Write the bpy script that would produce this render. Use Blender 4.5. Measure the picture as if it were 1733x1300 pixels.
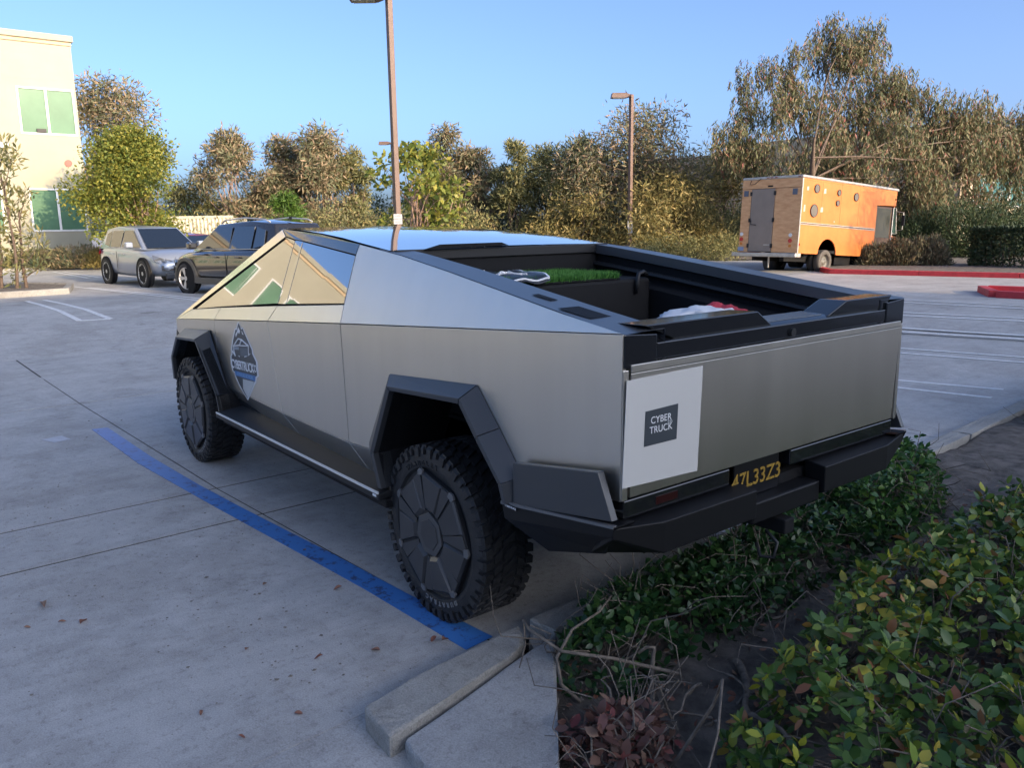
import bpy, bmesh, math, random
import numpy as np
from mathutils import Vector, Matrix, Euler
R_=math.radians
scene=bpy.context.scene
for o in list(bpy.data.objects): bpy.data.objects.remove(o)
C=scene.collection
# ------------------------------------------------------------------ camera, sky, sun, exposure
CAM=np.array([-3.1717,2.9651,1.8821]); YAW,PITCH,ROLL,FPX=-.6652,-.1906,-.0152,1378.9
def _cam_axes():
    cp,sp=math.cos(PITCH),math.sin(PITCH); c,s=math.cos(YAW),math.sin(YAW)
    f=np.array([c*cp,s*cp,sp]); r=np.array([s,-c,0.]); u=np.cross(r,f)
    cr,sr=math.cos(ROLL),math.sin(ROLL)
    return cr*r+sr*u,-sr*r+cr*u,f
CR,CU,CF=_cam_axes()
cd=bpy.data.cameras.new('camera'); cam=bpy.data.objects.new('camera',cd); C.objects.link(cam)
m=Matrix.Identity(4)
for i in range(3): m[i][0]=CR[i]; m[i][1]=CU[i]; m[i][2]=-CF[i]; m[i][3]=CAM[i]
cam.matrix_world=m
cd.sensor_fit='HORIZONTAL'; cd.sensor_width=36; cd.lens=FPX/1733*36; cd.clip_start=.05; cd.clip_end=3000
scene.camera=cam
SUN_AZ=187.0; SUN_EL=15.0
w=bpy.data.worlds.new('World'); scene.world=w; w.use_nodes=True
nt=w.node_tree; bg=nt.nodes['Background']
sky=nt.nodes.new('ShaderNodeTexSky'); sky.sky_type='NISHITA'; sky.sun_disc=False
sky.sun_elevation=R_(SUN_EL); sky.sun_rotation=R_(90-SUN_AZ)%(2*math.pi)
sky.air_density=.48; sky.dust_density=3.8; sky.ozone_density=3.0
nt.links.new(sky.outputs[0],bg.inputs[0]); bg.inputs[1].default_value=.15
sl=bpy.data.lights.new('sun','SUN'); sl.energy=2.15; sl.angle=R_(.53); sl.color=(1,.74,.45)
so=bpy.data.objects.new('sun',sl); C.objects.link(so)
sd=Vector((math.cos(R_(SUN_AZ))*math.cos(R_(SUN_EL)),math.sin(R_(SUN_AZ))*math.cos(R_(SUN_EL)),math.sin(R_(SUN_EL))))
so.rotation_euler=sd.to_track_quat('Z','Y').to_euler(); so.location=(0,0,60)
vs=scene.view_settings; vs.view_transform='Standard'; vs.look='None'; vs.gamma=1; vs.use_curve_mapping=False; vs.exposure=1.52
# ------------------------------------------------------------------ helpers
def hgt(x,y):
    """height of the lot: flat round the pickup, rising gently farther out"""
    d=math.hypot(x+3,y-3); t=min(max((d-13)/7,0),1)
    a=.35-.2*min(max((-y-8)/10,0),1)
    return a*t*t*(3-2*t)
def ray(px,py): return CR*(px-866.5)/FPX-CU*(py-650)/FPX+CF
def at(px,py,ax,v):
    d=ray(px,py); return CAM+d*((v-CAM[ax])/d[ax])
def gp(px,py):
    z=0.
    for _ in range(50):
        P=at(px,py,2,z); z=.5*z+.5*hgt(P[0],P[1])
    return P
def dep(px,py,d): return CAM+ray(px,py)*d
def G(x,y,dz=0): return (x,y,hgt(x,y)+dz)
def new_mesh(name,V,F,mat,parent=None,smooth=False,loc=None):
    me=bpy.data.meshes.new(name); me.from_pydata([tuple(map(float,v)) for v in V],[],[tuple(f) for f in F]); me.update()
    o=bpy.data.objects.new(name,me); C.objects.link(o)
    if mat is not None:
        for mm in (mat if isinstance(mat,(list,tuple)) else [mat]): me.materials.append(mm)
    if smooth: me.polygons.foreach_set('use_smooth',[True]*len(me.polygons))
    if parent is not None: o.parent=parent
    if loc is not None: o.location=loc
    return o
def fast_mesh(name,V,F,k,mat,parent=None):
    """V (n,3) array, F (m,k) int array"""
    me=bpy.data.meshes.new(name); n=len(V); mF=len(F)
    me.vertices.add(n); me.vertices.foreach_set('co',np.asarray(V,np.float32).ravel())
    me.loops.add(mF*k); me.loops.foreach_set('vertex_index',np.asarray(F,np.int32).ravel())
    me.polygons.add(mF); me.polygons.foreach_set('loop_start',np.arange(0,mF*k,k,dtype=np.int32))
    try: me.polygons.foreach_set('loop_total',np.full(mF,k,dtype=np.int32))
    except Exception: pass
    me.update(calc_edges=True); me.materials.append(mat)
    o=bpy.data.objects.new(name,me); C.objects.link(o)
    if parent is not None: o.parent=parent
    return o
class MB:
    def __init__(s): s.V=[];s.F=[]
    def add(s,V,F):
        k=len(s.V); s.V+= [tuple(v) for v in V]; s.F+=[tuple(i+k for i in f) for f in F]; return s
    def box(s,x0,y0,z0,x1,y1,z1):
        V=[(x,y,z) for x in (x0,x1) for y in (y0,y1) for z in (z0,z1)]
        return s.add(V,[(0,1,3,2),(4,6,7,5),(0,4,5,1),(2,3,7,6),(0,2,6,4),(1,5,7,3)])
    def tube(s,pts,r,n=8,cap=True):
        pts=[Vector(p) for p in pts]; rr=r if isinstance(r,(list,tuple)) else [r]*len(pts)
        V=[];F=[]
        for i,p in enumerate(pts):
            t=(pts[min(i+1,len(pts)-1)]-pts[max(i-1,0)]).normalized()
            a=t.orthogonal().normalized() if i==0 else (a-t*a.dot(t)).normalized()
            b=t.cross(a)
            for j in range(n):
                q=2*math.pi*j/n; V.append(p+(a*math.cos(q)+b*math.sin(q))*rr[i])
        for i in range(len(pts)-1):
            for j in range(n): F.append((i*n+j,i*n+(j+1)%n,(i+1)*n+(j+1)%n,(i+1)*n+j))
        if cap: F.append(tuple(range(n-1,-1,-1))); F.append(tuple(range((len(pts)-1)*n,len(pts)*n)))
        return s.add(V,F)
    def disc(s,c,axis,r,h,n=24):
        c=Vector(c); ax=Vector(axis).normalized(); return s.tube([c,c+ax*h],r,n)
    def lathe(s,prof,n=40):
        """prof [(r,y)] revolved round the Y axis"""
        V=[];F=[];k=len(prof)
        for j in range(n):
            a=2*math.pi*j/n
            for r,y in prof: V.append((r*math.cos(a),y,r*math.sin(a)))
        for j in range(n):
            for i in range(k-1): F.append((j*k+i,j*k+i+1,((j+1)%n)*k+i+1,((j+1)%n)*k+i))
        return s.add(V,F)
    def prism(s,poly,off):
        n=len(poly); P=[Vector(p) for p in poly]; Q=[p+Vector(off) for p in P]
        return s.add(P+Q,[tuple(range(n)),tuple(range(2*n-1,n-1,-1))]+[(i,i+n,(i+1)%n+n,(i+1)%n) for i in range(n)])
    def build(s,name,mat,parent=None,smooth=False,bevel=0,loc=None,subd=0):
        o=new_mesh(name,s.V,s.F,mat,parent,smooth,loc)
        bm=bmesh.new(); bm.from_mesh(o.data); bmesh.ops.recalc_face_normals(bm,faces=bm.faces)
        if bevel:
            bmesh.ops.bevel(bm,geom=list(bm.edges),offset=bevel,segments=2,profile=.5,affect='EDGES',clamp_overlap=True)
        bm.to_mesh(o.data); bm.free()
        if subd: md=o.modifiers.new('s','SUBSURF'); md.levels=subd; md.render_levels=subd
        return o
def poly_normal(P):
    n=Vector((0,0,0))
    for i in range(len(P)):
        a=Vector(P[i]);b=Vector(P[(i+1)%len(P)]); n+=Vector(((a.y-b.y)*(a.z+b.z),(a.z-b.z)*(a.x+b.x),(a.x-b.x)*(a.y+b.y)))
    return n.normalized()
def panel(name,P,th,mat,parent,out,bevel=.003,shrink=.0):
    """a flat panel of thickness th, outer face on P, facing roughly 'out'"""
    P=[Vector(p) for p in P]; n=poly_normal(P)
    if n.dot(Vector(out))<0: P=P[::-1]; n=-n
    if shrink:
        c=sum(P,Vector())/len(P); Q=[]
        for i,p in enumerate(P):
            a=(P[i]-P[i-1]).normalized(); b=(P[(i+1)%len(P)]-P[i]).normalized()
            na=n.cross(a); nb=n.cross(b); d=(na+nb); d=d/max(.3,(1+na.dot(nb)))
            Q.append(p+d*shrink)
        P=Q
    mb=MB().prism(P,-n*th); return mb.build(name,mat,parent,bevel=bevel)
def empty(name,loc=(0,0,0),rz=0,rx=0,ry=0):
    o=bpy.data.objects.new(name,None); C.objects.link(o); o.location=loc; o.rotation_euler=(rx,ry,rz); o.empty_display_size=.2; return o
def tag(o,label=None,cat=None,group=None,kind=None):
    if label: o['label']=label
    if cat: o['category']=cat
    if group: o['group']=group
    if kind: o['kind']=kind
    return o
def text(name,body,size,mat,parent,M,ext=.001,space=1,bold=0):
    cu=bpy.data.curves.new(name,'FONT'); cu.body=body; cu.size=size; cu.extrude=ext; cu.align_x='CENTER'; cu.align_y='CENTER'; cu.space_character=space; cu.offset=bold
    t=bpy.data.objects.new(name,cu); C.objects.link(t); bpy.context.view_layer.update()
    me=bpy.data.meshes.new_from_object(t.evaluated_get(bpy.context.evaluated_depsgraph_get())); bpy.data.objects.remove(t)
    me.name=name; me.materials.clear(); me.materials.append(mat)
    o=bpy.data.objects.new(name,me); C.objects.link(o)
    if parent is not None: o.parent=parent
    o.matrix_local=M; return o
def frame(origin,xdir,updir):
    x=Vector(xdir).normalized(); z=x.cross(Vector(updir)).normalized(); y=z.cross(x)
    return Matrix(((x.x,y.x,z.x,origin[0]),(x.y,y.y,z.y,origin[1]),(x.z,y.z,z.z,origin[2]),(0,0,0,1)))
def copy_tree(o,parent=None):
    c=o.copy(); C.objects.link(c); c.parent=parent
    for ch in [k for k in bpy.data.objects if k.parent==o]: copy_tree(ch,c)
    return c
# ------------------------------------------------------------------ materials
def mat(name,col,rough=.6,metal=0,var=0,vscale=6,bump=0,bscale=40,spec=.5,ior=1.5,coat=0,col2=None,emis=None,stretch=None,detail=6,coords='Object'):
    m=bpy.data.materials.new(name); m.use_nodes=True; n=m.node_tree; b=n.nodes['Principled BSDF']
    b.inputs['Base Color'].default_value=(*col,1); b.inputs['Roughness'].default_value=rough; b.inputs['Metallic'].default_value=metal
    b.inputs['IOR'].default_value=ior; b.inputs['Specular IOR Level'].default_value=spec; b.inputs['Coat Weight'].default_value=coat; b.inputs['Coat Roughness'].default_value=.04
    tc=n.nodes.new('ShaderNodeTexCoord'); src=tc.outputs[coords]
    if stretch:
        mp=n.nodes.new('ShaderNodeMapping'); mp.inputs['Scale'].default_value=stretch; n.links.new(src,mp.inputs[0]); src=mp.outputs[0]
    if var or col2:
        nz=n.nodes.new('ShaderNodeTexNoise'); nz.inputs['Scale'].default_value=vscale; nz.inputs['Detail'].default_value=detail; nz.inputs['Roughness'].default_value=.62; n.links.new(src,nz.inputs['Vector'])
        rp=n.nodes.new('ShaderNodeValToRGB'); e=rp.color_ramp.elements
        c2=col2 or tuple(min(1,c*(1+var)) for c in col); c1=tuple(c*(1-var) for c in col) if not col2 else col
        e[0].position=.34; e[0].color=(*c1,1); e[1].position=.68; e[1].color=(*c2,1)
        n.links.new(nz.outputs['Fac'],rp.inputs[0]); n.links.new(rp.outputs[0],b.inputs['Base Color'])
    if bump:
        n2=n.nodes.new('ShaderNodeTexNoise'); n2.inputs['Scale'].default_value=bscale; n2.inputs['Detail'].default_value=5; n.links.new(src,n2.inputs['Vector'])
        bp=n.nodes.new('ShaderNodeBump'); bp.inputs['Strength'].default_value=bump; bp.inputs['Distance'].default_value=.01
        n.links.new(n2.outputs['Fac'],bp.inputs['Height']); n.links.new(bp.outputs[0],b.inputs['Normal'])
    if emis: b.inputs['Emission Color'].default_value=(*emis,1); b.inputs['Emission Strength'].default_value=1
    return m
def leaf_mat(name,cols,rough=.5,trans=.25):
    m=bpy.data.materials.new(name); m.use_nodes=True; n=m.node_tree; b=n.nodes['Principled BSDF']; out=n.nodes['Material Output']
    g=n.nodes.new('ShaderNodeNewGeometry'); oi=n.nodes.new('ShaderNodeObjectInfo')
    ad=n.nodes.new('ShaderNodeMath'); ad.operation='ADD'; n.links.new(g.outputs['Random Per Island'],ad.inputs[0]); n.links.new(oi.outputs['Random'],ad.inputs[1])
    fr=n.nodes.new('ShaderNodeMath'); fr.operation='FRACT'; n.links.new(ad.outputs[0],fr.inputs[0])
    rp=n.nodes.new('ShaderNodeValToRGB'); rp.color_ramp.interpolation='LINEAR'; e=rp.color_ramp.elements
    for i,(p,c) in enumerate(cols):
        if i<2: e[i].position=p; e[i].color=(*c,1)
        else: k=e.new(p); k.color=(*c,1)
    n.links.new(fr.outputs[0],rp.inputs[0]); n.links.new(rp.outputs[0],b.inputs['Base Color'])
    b.inputs['Roughness'].default_value=rough; b.inputs['Specular IOR Level'].default_value=.35
    tr=n.nodes.new('ShaderNodeBsdfTranslucent'); n.links.new(rp.outputs[0],tr.inputs[0])
    mx=n.nodes.new('ShaderNodeMixShader'); mx.inputs[0].default_value=trans; n.links.new(b.outputs[0],mx.inputs[1]); n.links.new(tr.outputs[0],mx.inputs[2]); n.links.new(mx.outputs[0],out.inputs[0])
    return m
def concrete_mat(name,base=(.50,.495,.48),dark=.78,pits=True,bump=.35,pitscale=34,pitthr=.09):
    m=bpy.data.materials.new(name); m.use_nodes=True; n=m.node_tree; b=n.nodes['Principled BSDF']; L=n.links.new
    b.inputs['Roughness'].default_value=.82; b.inputs['Specular IOR Level'].default_value=.35
    g=n.nodes.new('ShaderNodeNewGeometry'); P=g.outputs['Position']
    def noise(s,d=6,r=.6,vec=P):
        z=n.nodes.new('ShaderNodeTexNoise'); z.inputs['Scale'].default_value=s; z.inputs['Detail'].default_value=d; z.inputs['Roughness'].default_value=r; L(vec,z.inputs['Vector']); return z.outputs['Fac']
    def ramp(f,a,ca,b_,cb):
        r=n.nodes.new('ShaderNodeValToRGB'); r.color_ramp.elements[0].position=a; r.color_ramp.elements[0].color=(*ca,1); r.color_ramp.elements[1].position=b_; r.color_ramp.elements[1].color=(*cb,1); L(f,r.inputs[0]); return r.outputs[0]
    def mul(a,b2,fac=1):
        x=n.nodes.new('ShaderNodeMix'); x.data_type='RGBA'; x.blend_type='MULTIPLY'; x.inputs[0].default_value=fac; L(a,x.inputs[6]); L(b2,x.inputs[7]); return x.outputs[2]
    c=ramp(noise(.55,8,.62),.32,tuple(v*dark for v in base),.7,base)
    c=mul(c,ramp(noise(4.,8,.7),.3,(.86,.86,.86),.62,(1.04,1.03,1.02)))
    c=mul(c,ramp(noise(1.1,7,.75),.30,(.62,.60,.58),.40,(1,1,1)))
    c=mul(c,ramp(noise(26,5,.7),.36,(.80,.79,.78),.46,(1,1,1)))
    c=mul(c,ramp(noise(150,3,.6),.3,(.76,.76,.76),.65,(1.10,1.10,1.10)))
    c=mul(c,ramp(noise(.8,9,.8),.44,(.86,.85,.84),.52,(1,1,1)))
    mp=n.nodes.new('ShaderNodeMapping'); mp.inputs['Scale'].default_value=(1,.12,1); L(P,mp.inputs[0])
    c=mul(c,ramp(noise(9,4,.6,mp.outputs[0]),.36,(.93,.93,.93),.55,(1,1,1)))
    h=noise(90,6,.7)
    if pits:
        v=n.nodes.new('ShaderNodeTexVoronoi'); v.inputs['Scale'].default_value=pitscale; v.inputs['Randomness'].default_value=1; L(P,v.inputs['Vector'])
        ms=ramp(noise(2.2,3,.6),.5,(0,0,0),.62,(1,1,1))
        pr=ramp(v.outputs['Distance'],pitthr*.6,(1,1,1),pitthr,(0,0,0))
        x=n.nodes.new('ShaderNodeMath'); x.operation='MULTIPLY'; L(pr,x.inputs[0]); L(ms,x.inputs[1])
        mx=n.nodes.new('ShaderNodeMix'); mx.data_type='RGBA'; L(x.outputs[0],mx.inputs[0]); L(c,mx.inputs[6]); mx.inputs[7].default_value=(base[0]*.33,base[1]*.33,base[2]*.33,1); c=mx.outputs[2]
        sb=n.nodes.new('ShaderNodeMath'); sb.operation='SUBTRACT'; L(h,sb.inputs[0]); L(x.outputs[0],sb.inputs[1]); h=sb.outputs[0]
    L(c,b.inputs['Base Color'])
    bp=n.nodes.new('ShaderNodeBump'); bp.inputs['Strength'].default_value=bump; bp.inputs['Distance'].default_value=.006; L(h,bp.inputs['Height']); L(bp.outputs[0],b.inputs['Normal'])
    return m
M={}
def deep_bump(m,s1,s2):
    n=m.node_tree; L=n.links.new; b=n.nodes['Principled BSDF']; g=n.nodes.new('ShaderNodeNewGeometry'); A=[]
    for s in (s1,s2):
        z=n.nodes.new('ShaderNodeTexNoise'); z.inputs['Scale'].default_value=s; z.inputs['Detail'].default_value=9; z.inputs['Roughness'].default_value=.75; L(g.outputs['Position'],z.inputs['Vector']); A.append(z.outputs['Fac'])
    ad=n.nodes.new('ShaderNodeMath'); ad.operation='ADD'; L(A[0],ad.inputs[0]); L(A[1],ad.inputs[1]); bp=n.nodes.new('ShaderNodeBump'); bp.inputs['Strength'].default_value=1; bp.inputs['Distance'].default_value=.035; L(ad.outputs[0],bp.inputs['Height']); L(bp.outputs[0],b.inputs['Normal'])
M['concrete']=concrete_mat('concrete_lot')
_k=0
M['kerb']=concrete_mat('kerb_concrete',(.38,.375,.35),.8,True,.8,60,.16)
M['slabstone']=concrete_mat('pitted_slab',(.42,.42,.41),.9,True,.8,75,.22)
M['joint']=mat('joint_filler',(.035,.034,.032),.9)
M['dirt']=mat('dirt',(.17,.15,.13),.95,var=.5,vscale=9,bump=1.0,bscale=28,detail=10)
deep_bump(M['dirt'],14,70)
M['stainless']=mat('brushed_steel',(.60,.60,.61),.36,1,bump=0,coords='Object')
def steel():
    m=M['stainless']; n=m.node_tree; b=n.nodes['Principled BSDF']; L=n.links.new
    g=n.nodes.new('ShaderNodeNewGeometry'); mp=n.nodes.new('ShaderNodeMapping'); mp.inputs['Scale'].default_value=(4,4,.3); L(g.outputs['Position'],mp.inputs[0])
    a=n.nodes.new('ShaderNodeTexNoise'); a.inputs['Scale'].default_value=2.2; a.inputs['Detail'].default_value=2; a.inputs['Roughness'].default_value=.5; L(mp.outputs[0],a.inputs['Vector'])
    c=n.nodes.new('ShaderNodeTexNoise'); c.inputs['Scale'].default_value=3.5; c.inputs['Detail'].default_value=5; L(g.outputs['Position'],c.inputs['Vector'])
    mx=n.nodes.new('ShaderNodeMath'); mx.operation='ADD'; L(a.outputs['Fac'],mx.inputs[0]); L(c.outputs['Fac'],mx.inputs[1])
    mr=n.nodes.new('ShaderNodeMapRange'); mr.inputs[1].default_value=.75; mr.inputs[2].default_value=1.25; mr.inputs[3].default_value=.340; mr.inputs[4].default_value=.370; L(mx.outputs[0],mr.inputs[0]); L(mr.outputs[0],b.inputs['Roughness'])
    rp=n.nodes.new('ShaderNodeValToRGB'); e=rp.color_ramp.elements; e[0].position=.35; e[0].color=(.64,.61,.555,1); e[1].position=.65; e[1].color=(.66,.63,.575,1); L(a.outputs['Fac'],rp.inputs[0]); L(rp.outputs[0],b.inputs['Base Color'])
steel()
M['steel_upper']=M['stainless'].copy(); M['steel_upper'].name='brushed_steel_upper'
for nd in M['steel_upper'].node_tree.nodes:
    if nd.type=='MAP_RANGE': nd.inputs[3].default_value=.40; nd.inputs[4].default_value=.44
M['stainless_low']=M['stainless']
M['dglass']=mat('dark_glass',(.006,.008,.01),.015,ior=2.3,spec=.9,coat=.6)
M['black_gloss']=mat('gloss_black_trim',(.010,.011,.013),.10,spec=.5,coat=.3)
M['black_sat']=mat('satin_black_plastic',(.016,.017,.019),.5,spec=.35)
M['black_mat']=mat('matt_black_plastic',(.008,.0085,.010),.75,spec=.25,bump=.2,bscale=400)
M['flare']=mat('grey_black_cladding',(.045,.048,.052),.36,spec=.6)
M['tyre']=mat('tyre_rubber',(.020,.020,.021),.62,var=.4,vscale=12,bump=.25,bscale=120)
M['cover']=mat('wheel_cover_plastic',(.045,.045,.046),.30,var=.12,vscale=5)
M['coverl']=mat('wheel_cover_edge',(.20,.20,.20),.35)
M['chrome']=mat('bright_strip',(.80,.79,.76),.35,.2)
M['white']=mat('white_paint',(.72,.72,.70),.6,var=.08,vscale=9)
M['white_line']=mat('worn_white_line_paint',(.55,.55,.54),.7,col2=(.74,.74,.73),vscale=14)
M['decal_dark']=mat('decal_charcoal',(.045,.055,.065),.4)
M['decal_white']=mat('decal_white',(.78,.79,.80),.45)
M['decal_blue']=mat('decal_blue',(.06,.20,.46),.45)
M['sticker']=mat('sticker_pale',(.52,.52,.50),.45)
M['yellow']=mat('plate_yellow',(.27,.17,.025),.5)
M['red_lamp']=mat('red_lens',(.20,.010,.012),.2,coat=.4)
M['amber']=mat('amber_lens',(.6,.2,.03),.3)
M['grass']=leaf_mat('artificial_grass',[(0,(.05,.16,.03)),(1,(.12,.30,.06)),(.5,(.07,.21,.035))],.5,.2)
M['cloth']=mat('printed_banner',(.02,.023,.03),.45,bump=.3,bscale=20)
M['stucco']=mat('cream_stucco',(.37,.352,.265),.85,var=.05,vscale=.7,bump=.15,bscale=60)
M['stucco2']=mat('peach_stucco',(.56,.42,.26),.85,var=.05,vscale=2,bump=.15,bscale=60)
M['wframe']=mat('white_window_frame',(.74,.74,.72),.5)
M['wglass']=mat('green_window_glass',(.10,.20,.125),.25,spec=.25,ior=1.3,var=.12,vscale=.6)
M['bronze']=mat('bronze_painted_steel',(.15,.095,.072),.5,var=.1,vscale=3)
M['orange']=mat('orange_paint',(.50,.145,.030),.5,col2=(.58,.19,.045),vscale=1.6,bump=.1,bscale=6)
M['plywood']=mat('weathered_plywood',(.60,.30,.13),.7,col2=(.76,.44,.22),vscale=2.2,stretch=(1,1.2,5))
M['tandoor']=mat('taupe_door_paint',(.27,.215,.17),.65,var=.06,vscale=3)
M['alu']=mat('dull_aluminium',(.50,.47,.42),.45,.6,var=.15,vscale=6)
M['grey_patch']=mat('grey_filler_patch',(.42,.40,.33),.7)
M['redkerb']=mat('red_kerb_paint',(.46,.035,.045),.6,var=.18,vscale=5)
M['silver']=mat('silver_car_paint',(.33,.37,.43),.28,.35,coat=.6)
M['darkpaint']=mat('black_car_paint',(.018,.017,.016),.15,.0,spec=.8,coat=1.0)
M['redpaint']=mat('red_car_paint',(.30,.02,.03),.25,.1,coat=.8)
M['carglass']=mat('car_glass',(.012,.016,.02),.03,spec=.8,ior=1.8)
M['grille']=mat('dark_grille',(.02,.02,.022),.4)
M['alloy']=mat('alloy_rim',(.52,.52,.52),.35,.5)
M['lens']=mat('headlight_lens',(.20,.22,.25),.2,.1,coat=.5)
M['bark']=mat('bark',(.12,.085,.062),.9,var=.3,vscale=14,bump=.8,bscale=30)
M['barkpale']=mat('pale_bark',(.34,.23,.17),.85,var=.25,vscale=10,bump=.6,bscale=30)
M['twig']=mat('grey_twigs',(.15,.125,.10),.85,var=.4,vscale=25,bump=.5,bscale=60)
M['container']=mat('cream_container',(.60,.55,.42),.6,var=.05,vscale=1)
M['sign']=mat('sign_white',(.42,.42,.43),.5)
M['signtext']=mat('sign_lettering',(.10,.10,.12),.5)
M['tanwall']=mat('tan_wall',(.50,.40,.28),.85,var=.06,vscale=.5,bump=.1,bscale=40)
M['dryleaf']=leaf_mat('dry_leaf',[(0,(.22,.09,.06)),(1,(.30,.20,.13)),(.5,(.26,.12,.08))],.6,.15)
M['pebble']=mat('pebble',(.20,.18,.16),.8,var=.4,vscale=30)
# foliage palettes
L_hedge=leaf_mat('hedge_leaf',[(0,(0.036,0.085,0.023)),(.5,(0.074,0.147,0.033)),(.72,(0.137,0.216,0.040)),(.86,(0.366,0.370,0.040)),(.93,(0.293,0.115,0.060)),(1,(0.055,0.123,0.040))],.38,.22)
L_under=leaf_mat('shrub_leaf_shaded',[(0,(0.015,0.046,0.018)),(.6,(0.027,0.079,0.022)),(.9,(0.065,0.130,0.033)),(1,(0.027,0.065,0.027))],.36,.2)  # the bumper's shadow is painted into these lowered leaf colours
L_dead=leaf_mat('dead_red_leaf',[(0,(.11,.055,.045)),(.5,(.17,.090,.070)),(.8,(.22,.14,.10)),(1,(.20,.04,.04))],.55,.15)
L_euc=leaf_mat('brown_green_leaf',[(0,(0.100,0.121,0.061)),(.35,(0.176,0.181,0.101)),(.7,(0.276,0.211,0.121)),(1,(0.360,0.253,0.166))],.6,.2)
L_olive=leaf_mat('olive_leaf',[(0,(0.108,0.124,0.052)),(.5,(0.196,0.200,0.083)),(1,(0.334,0.285,0.119))],.6,.22)
L_gold=leaf_mat('golden_olive_leaf',[(0,(0.139,0.135,0.047)),(.5,(0.264,0.225,0.079)),(1,(0.403,0.300,0.120))],.6,.25)
L_yel=leaf_mat('yellow_green_leaf',[(0,(0.094,0.141,0.031)),(.5,(0.188,0.217,0.043)),(1,(0.330,0.294,0.054))],.5,.3)
L_green=leaf_mat('bright_green_leaf',[(0,(.05,.11,.02)),(.5,(.09,.17,.03)),(1,(.14,.22,.04))],.5,.3)
L_pepper=leaf_mat('pepper_leaf',[(0,(0.071,0.089,0.043)),(.45,(0.134,0.145,0.066)),(.8,(0.236,0.187,0.099)),(.95,(0.300,0.178,0.123)),(1,(0.315,0.097,0.082))],.6,.22)
L_dark=leaf_mat('dark_hedge_leaf',[(0,(0.027,0.053,0.022)),(.6,(0.050,0.077,0.033)),(1,(0.088,0.106,0.044))],.55,.15)
L_lav=leaf_mat('grey_lavender_leaf',[(0,(.085,.090,.050)),(.5,(.15,.14,.085)),(1,(.24,.19,.12))],.7,.2)
# ------------------------------------------------------------------ foliage generator
rng=np.random.default_rng(7)
def unit(v): return v/np.maximum(np.linalg.norm(v,axis=1,keepdims=True),1e-9)
OVAL_V=np.array([(0,0,0),(-.26,.30,.045),(0,.32,0),(.26,.30,.045),(-.25,.68,.03),(0,.70,-.015),(.25,.68,.03),(0,1.02,-.07)])
OVAL_F=np.array([(0,2,1,1),(0,3,2,2),(1,2,5,4),(2,3,6,5),(4,5,7,7),(5,6,7,7)])
OVAL_T=np.array([(0,2,1),(0,3,2),(1,2,5),(1,5,4),(2,3,6),(2,6,5),(4,5,7),(5,6,7)])
NARROW_V=np.array([(0,0,0),(-.11,.45,0),(0,1,-.03),(.11,.45,0)]); NARROW_F=np.array([(0,3,2,1)])
WIDE_V=np.array([(0,0,0),(-.3,.5,.03),(0,1,-.03),(.3,.5,.03)]); WIDE_F=NARROW_F
def scatter(name,TV,TF,P,D,S,matl,parent=None):
    """leaf template copied to points P, its length along D, scale S"""
    N=len(P); D=unit(D); rnd=unit(rng.normal(size=(N,3))+np.array([0,0,.8])); X=unit(np.cross(D,rnd)); Z=np.cross(X,D)
    B=np.stack([X,D,Z],1)                       # N,3(axis),3
    V=np.einsum('tk,nkj->ntj',TV,B)*S[:,None,None]+P[:,None,:]
    n=len(TV); F=TF[None]+np.arange(N)[:,None,None]*n
    return fast_mesh(name,V.reshape(-1,3),F.reshape(-1,TF.shape[1]),TF.shape[1],matl,parent)
def ball(n): 
    v=unit(rng.normal(size=(n,3))); return v*rng.random((n,1))**(1/2.2)
def limb(mb,a,b,r0,r1,wob=.1,n=5):
    a=np.array(a,float); b=np.array(b,float); L=min(np.linalg.norm(b-a),3.0); pts=[]; v1=rng.normal(size=3)*wob*L*.55; v2=rng.normal(size=3)*wob*L*.35
    for i in range(n+1):
        t=i/n; p=a+(b-a)*t
        if 0<i<n: p=p+v1*math.sin(math.pi*t)+v2*math.sin(2*math.pi*t)+rng.normal(size=3)*wob*L*.05
        pts.append(p)
    mb.tube(pts,[r0+(r1-r0)*i/n for i in range(n+1)],6,cap=False); return pts
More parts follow.
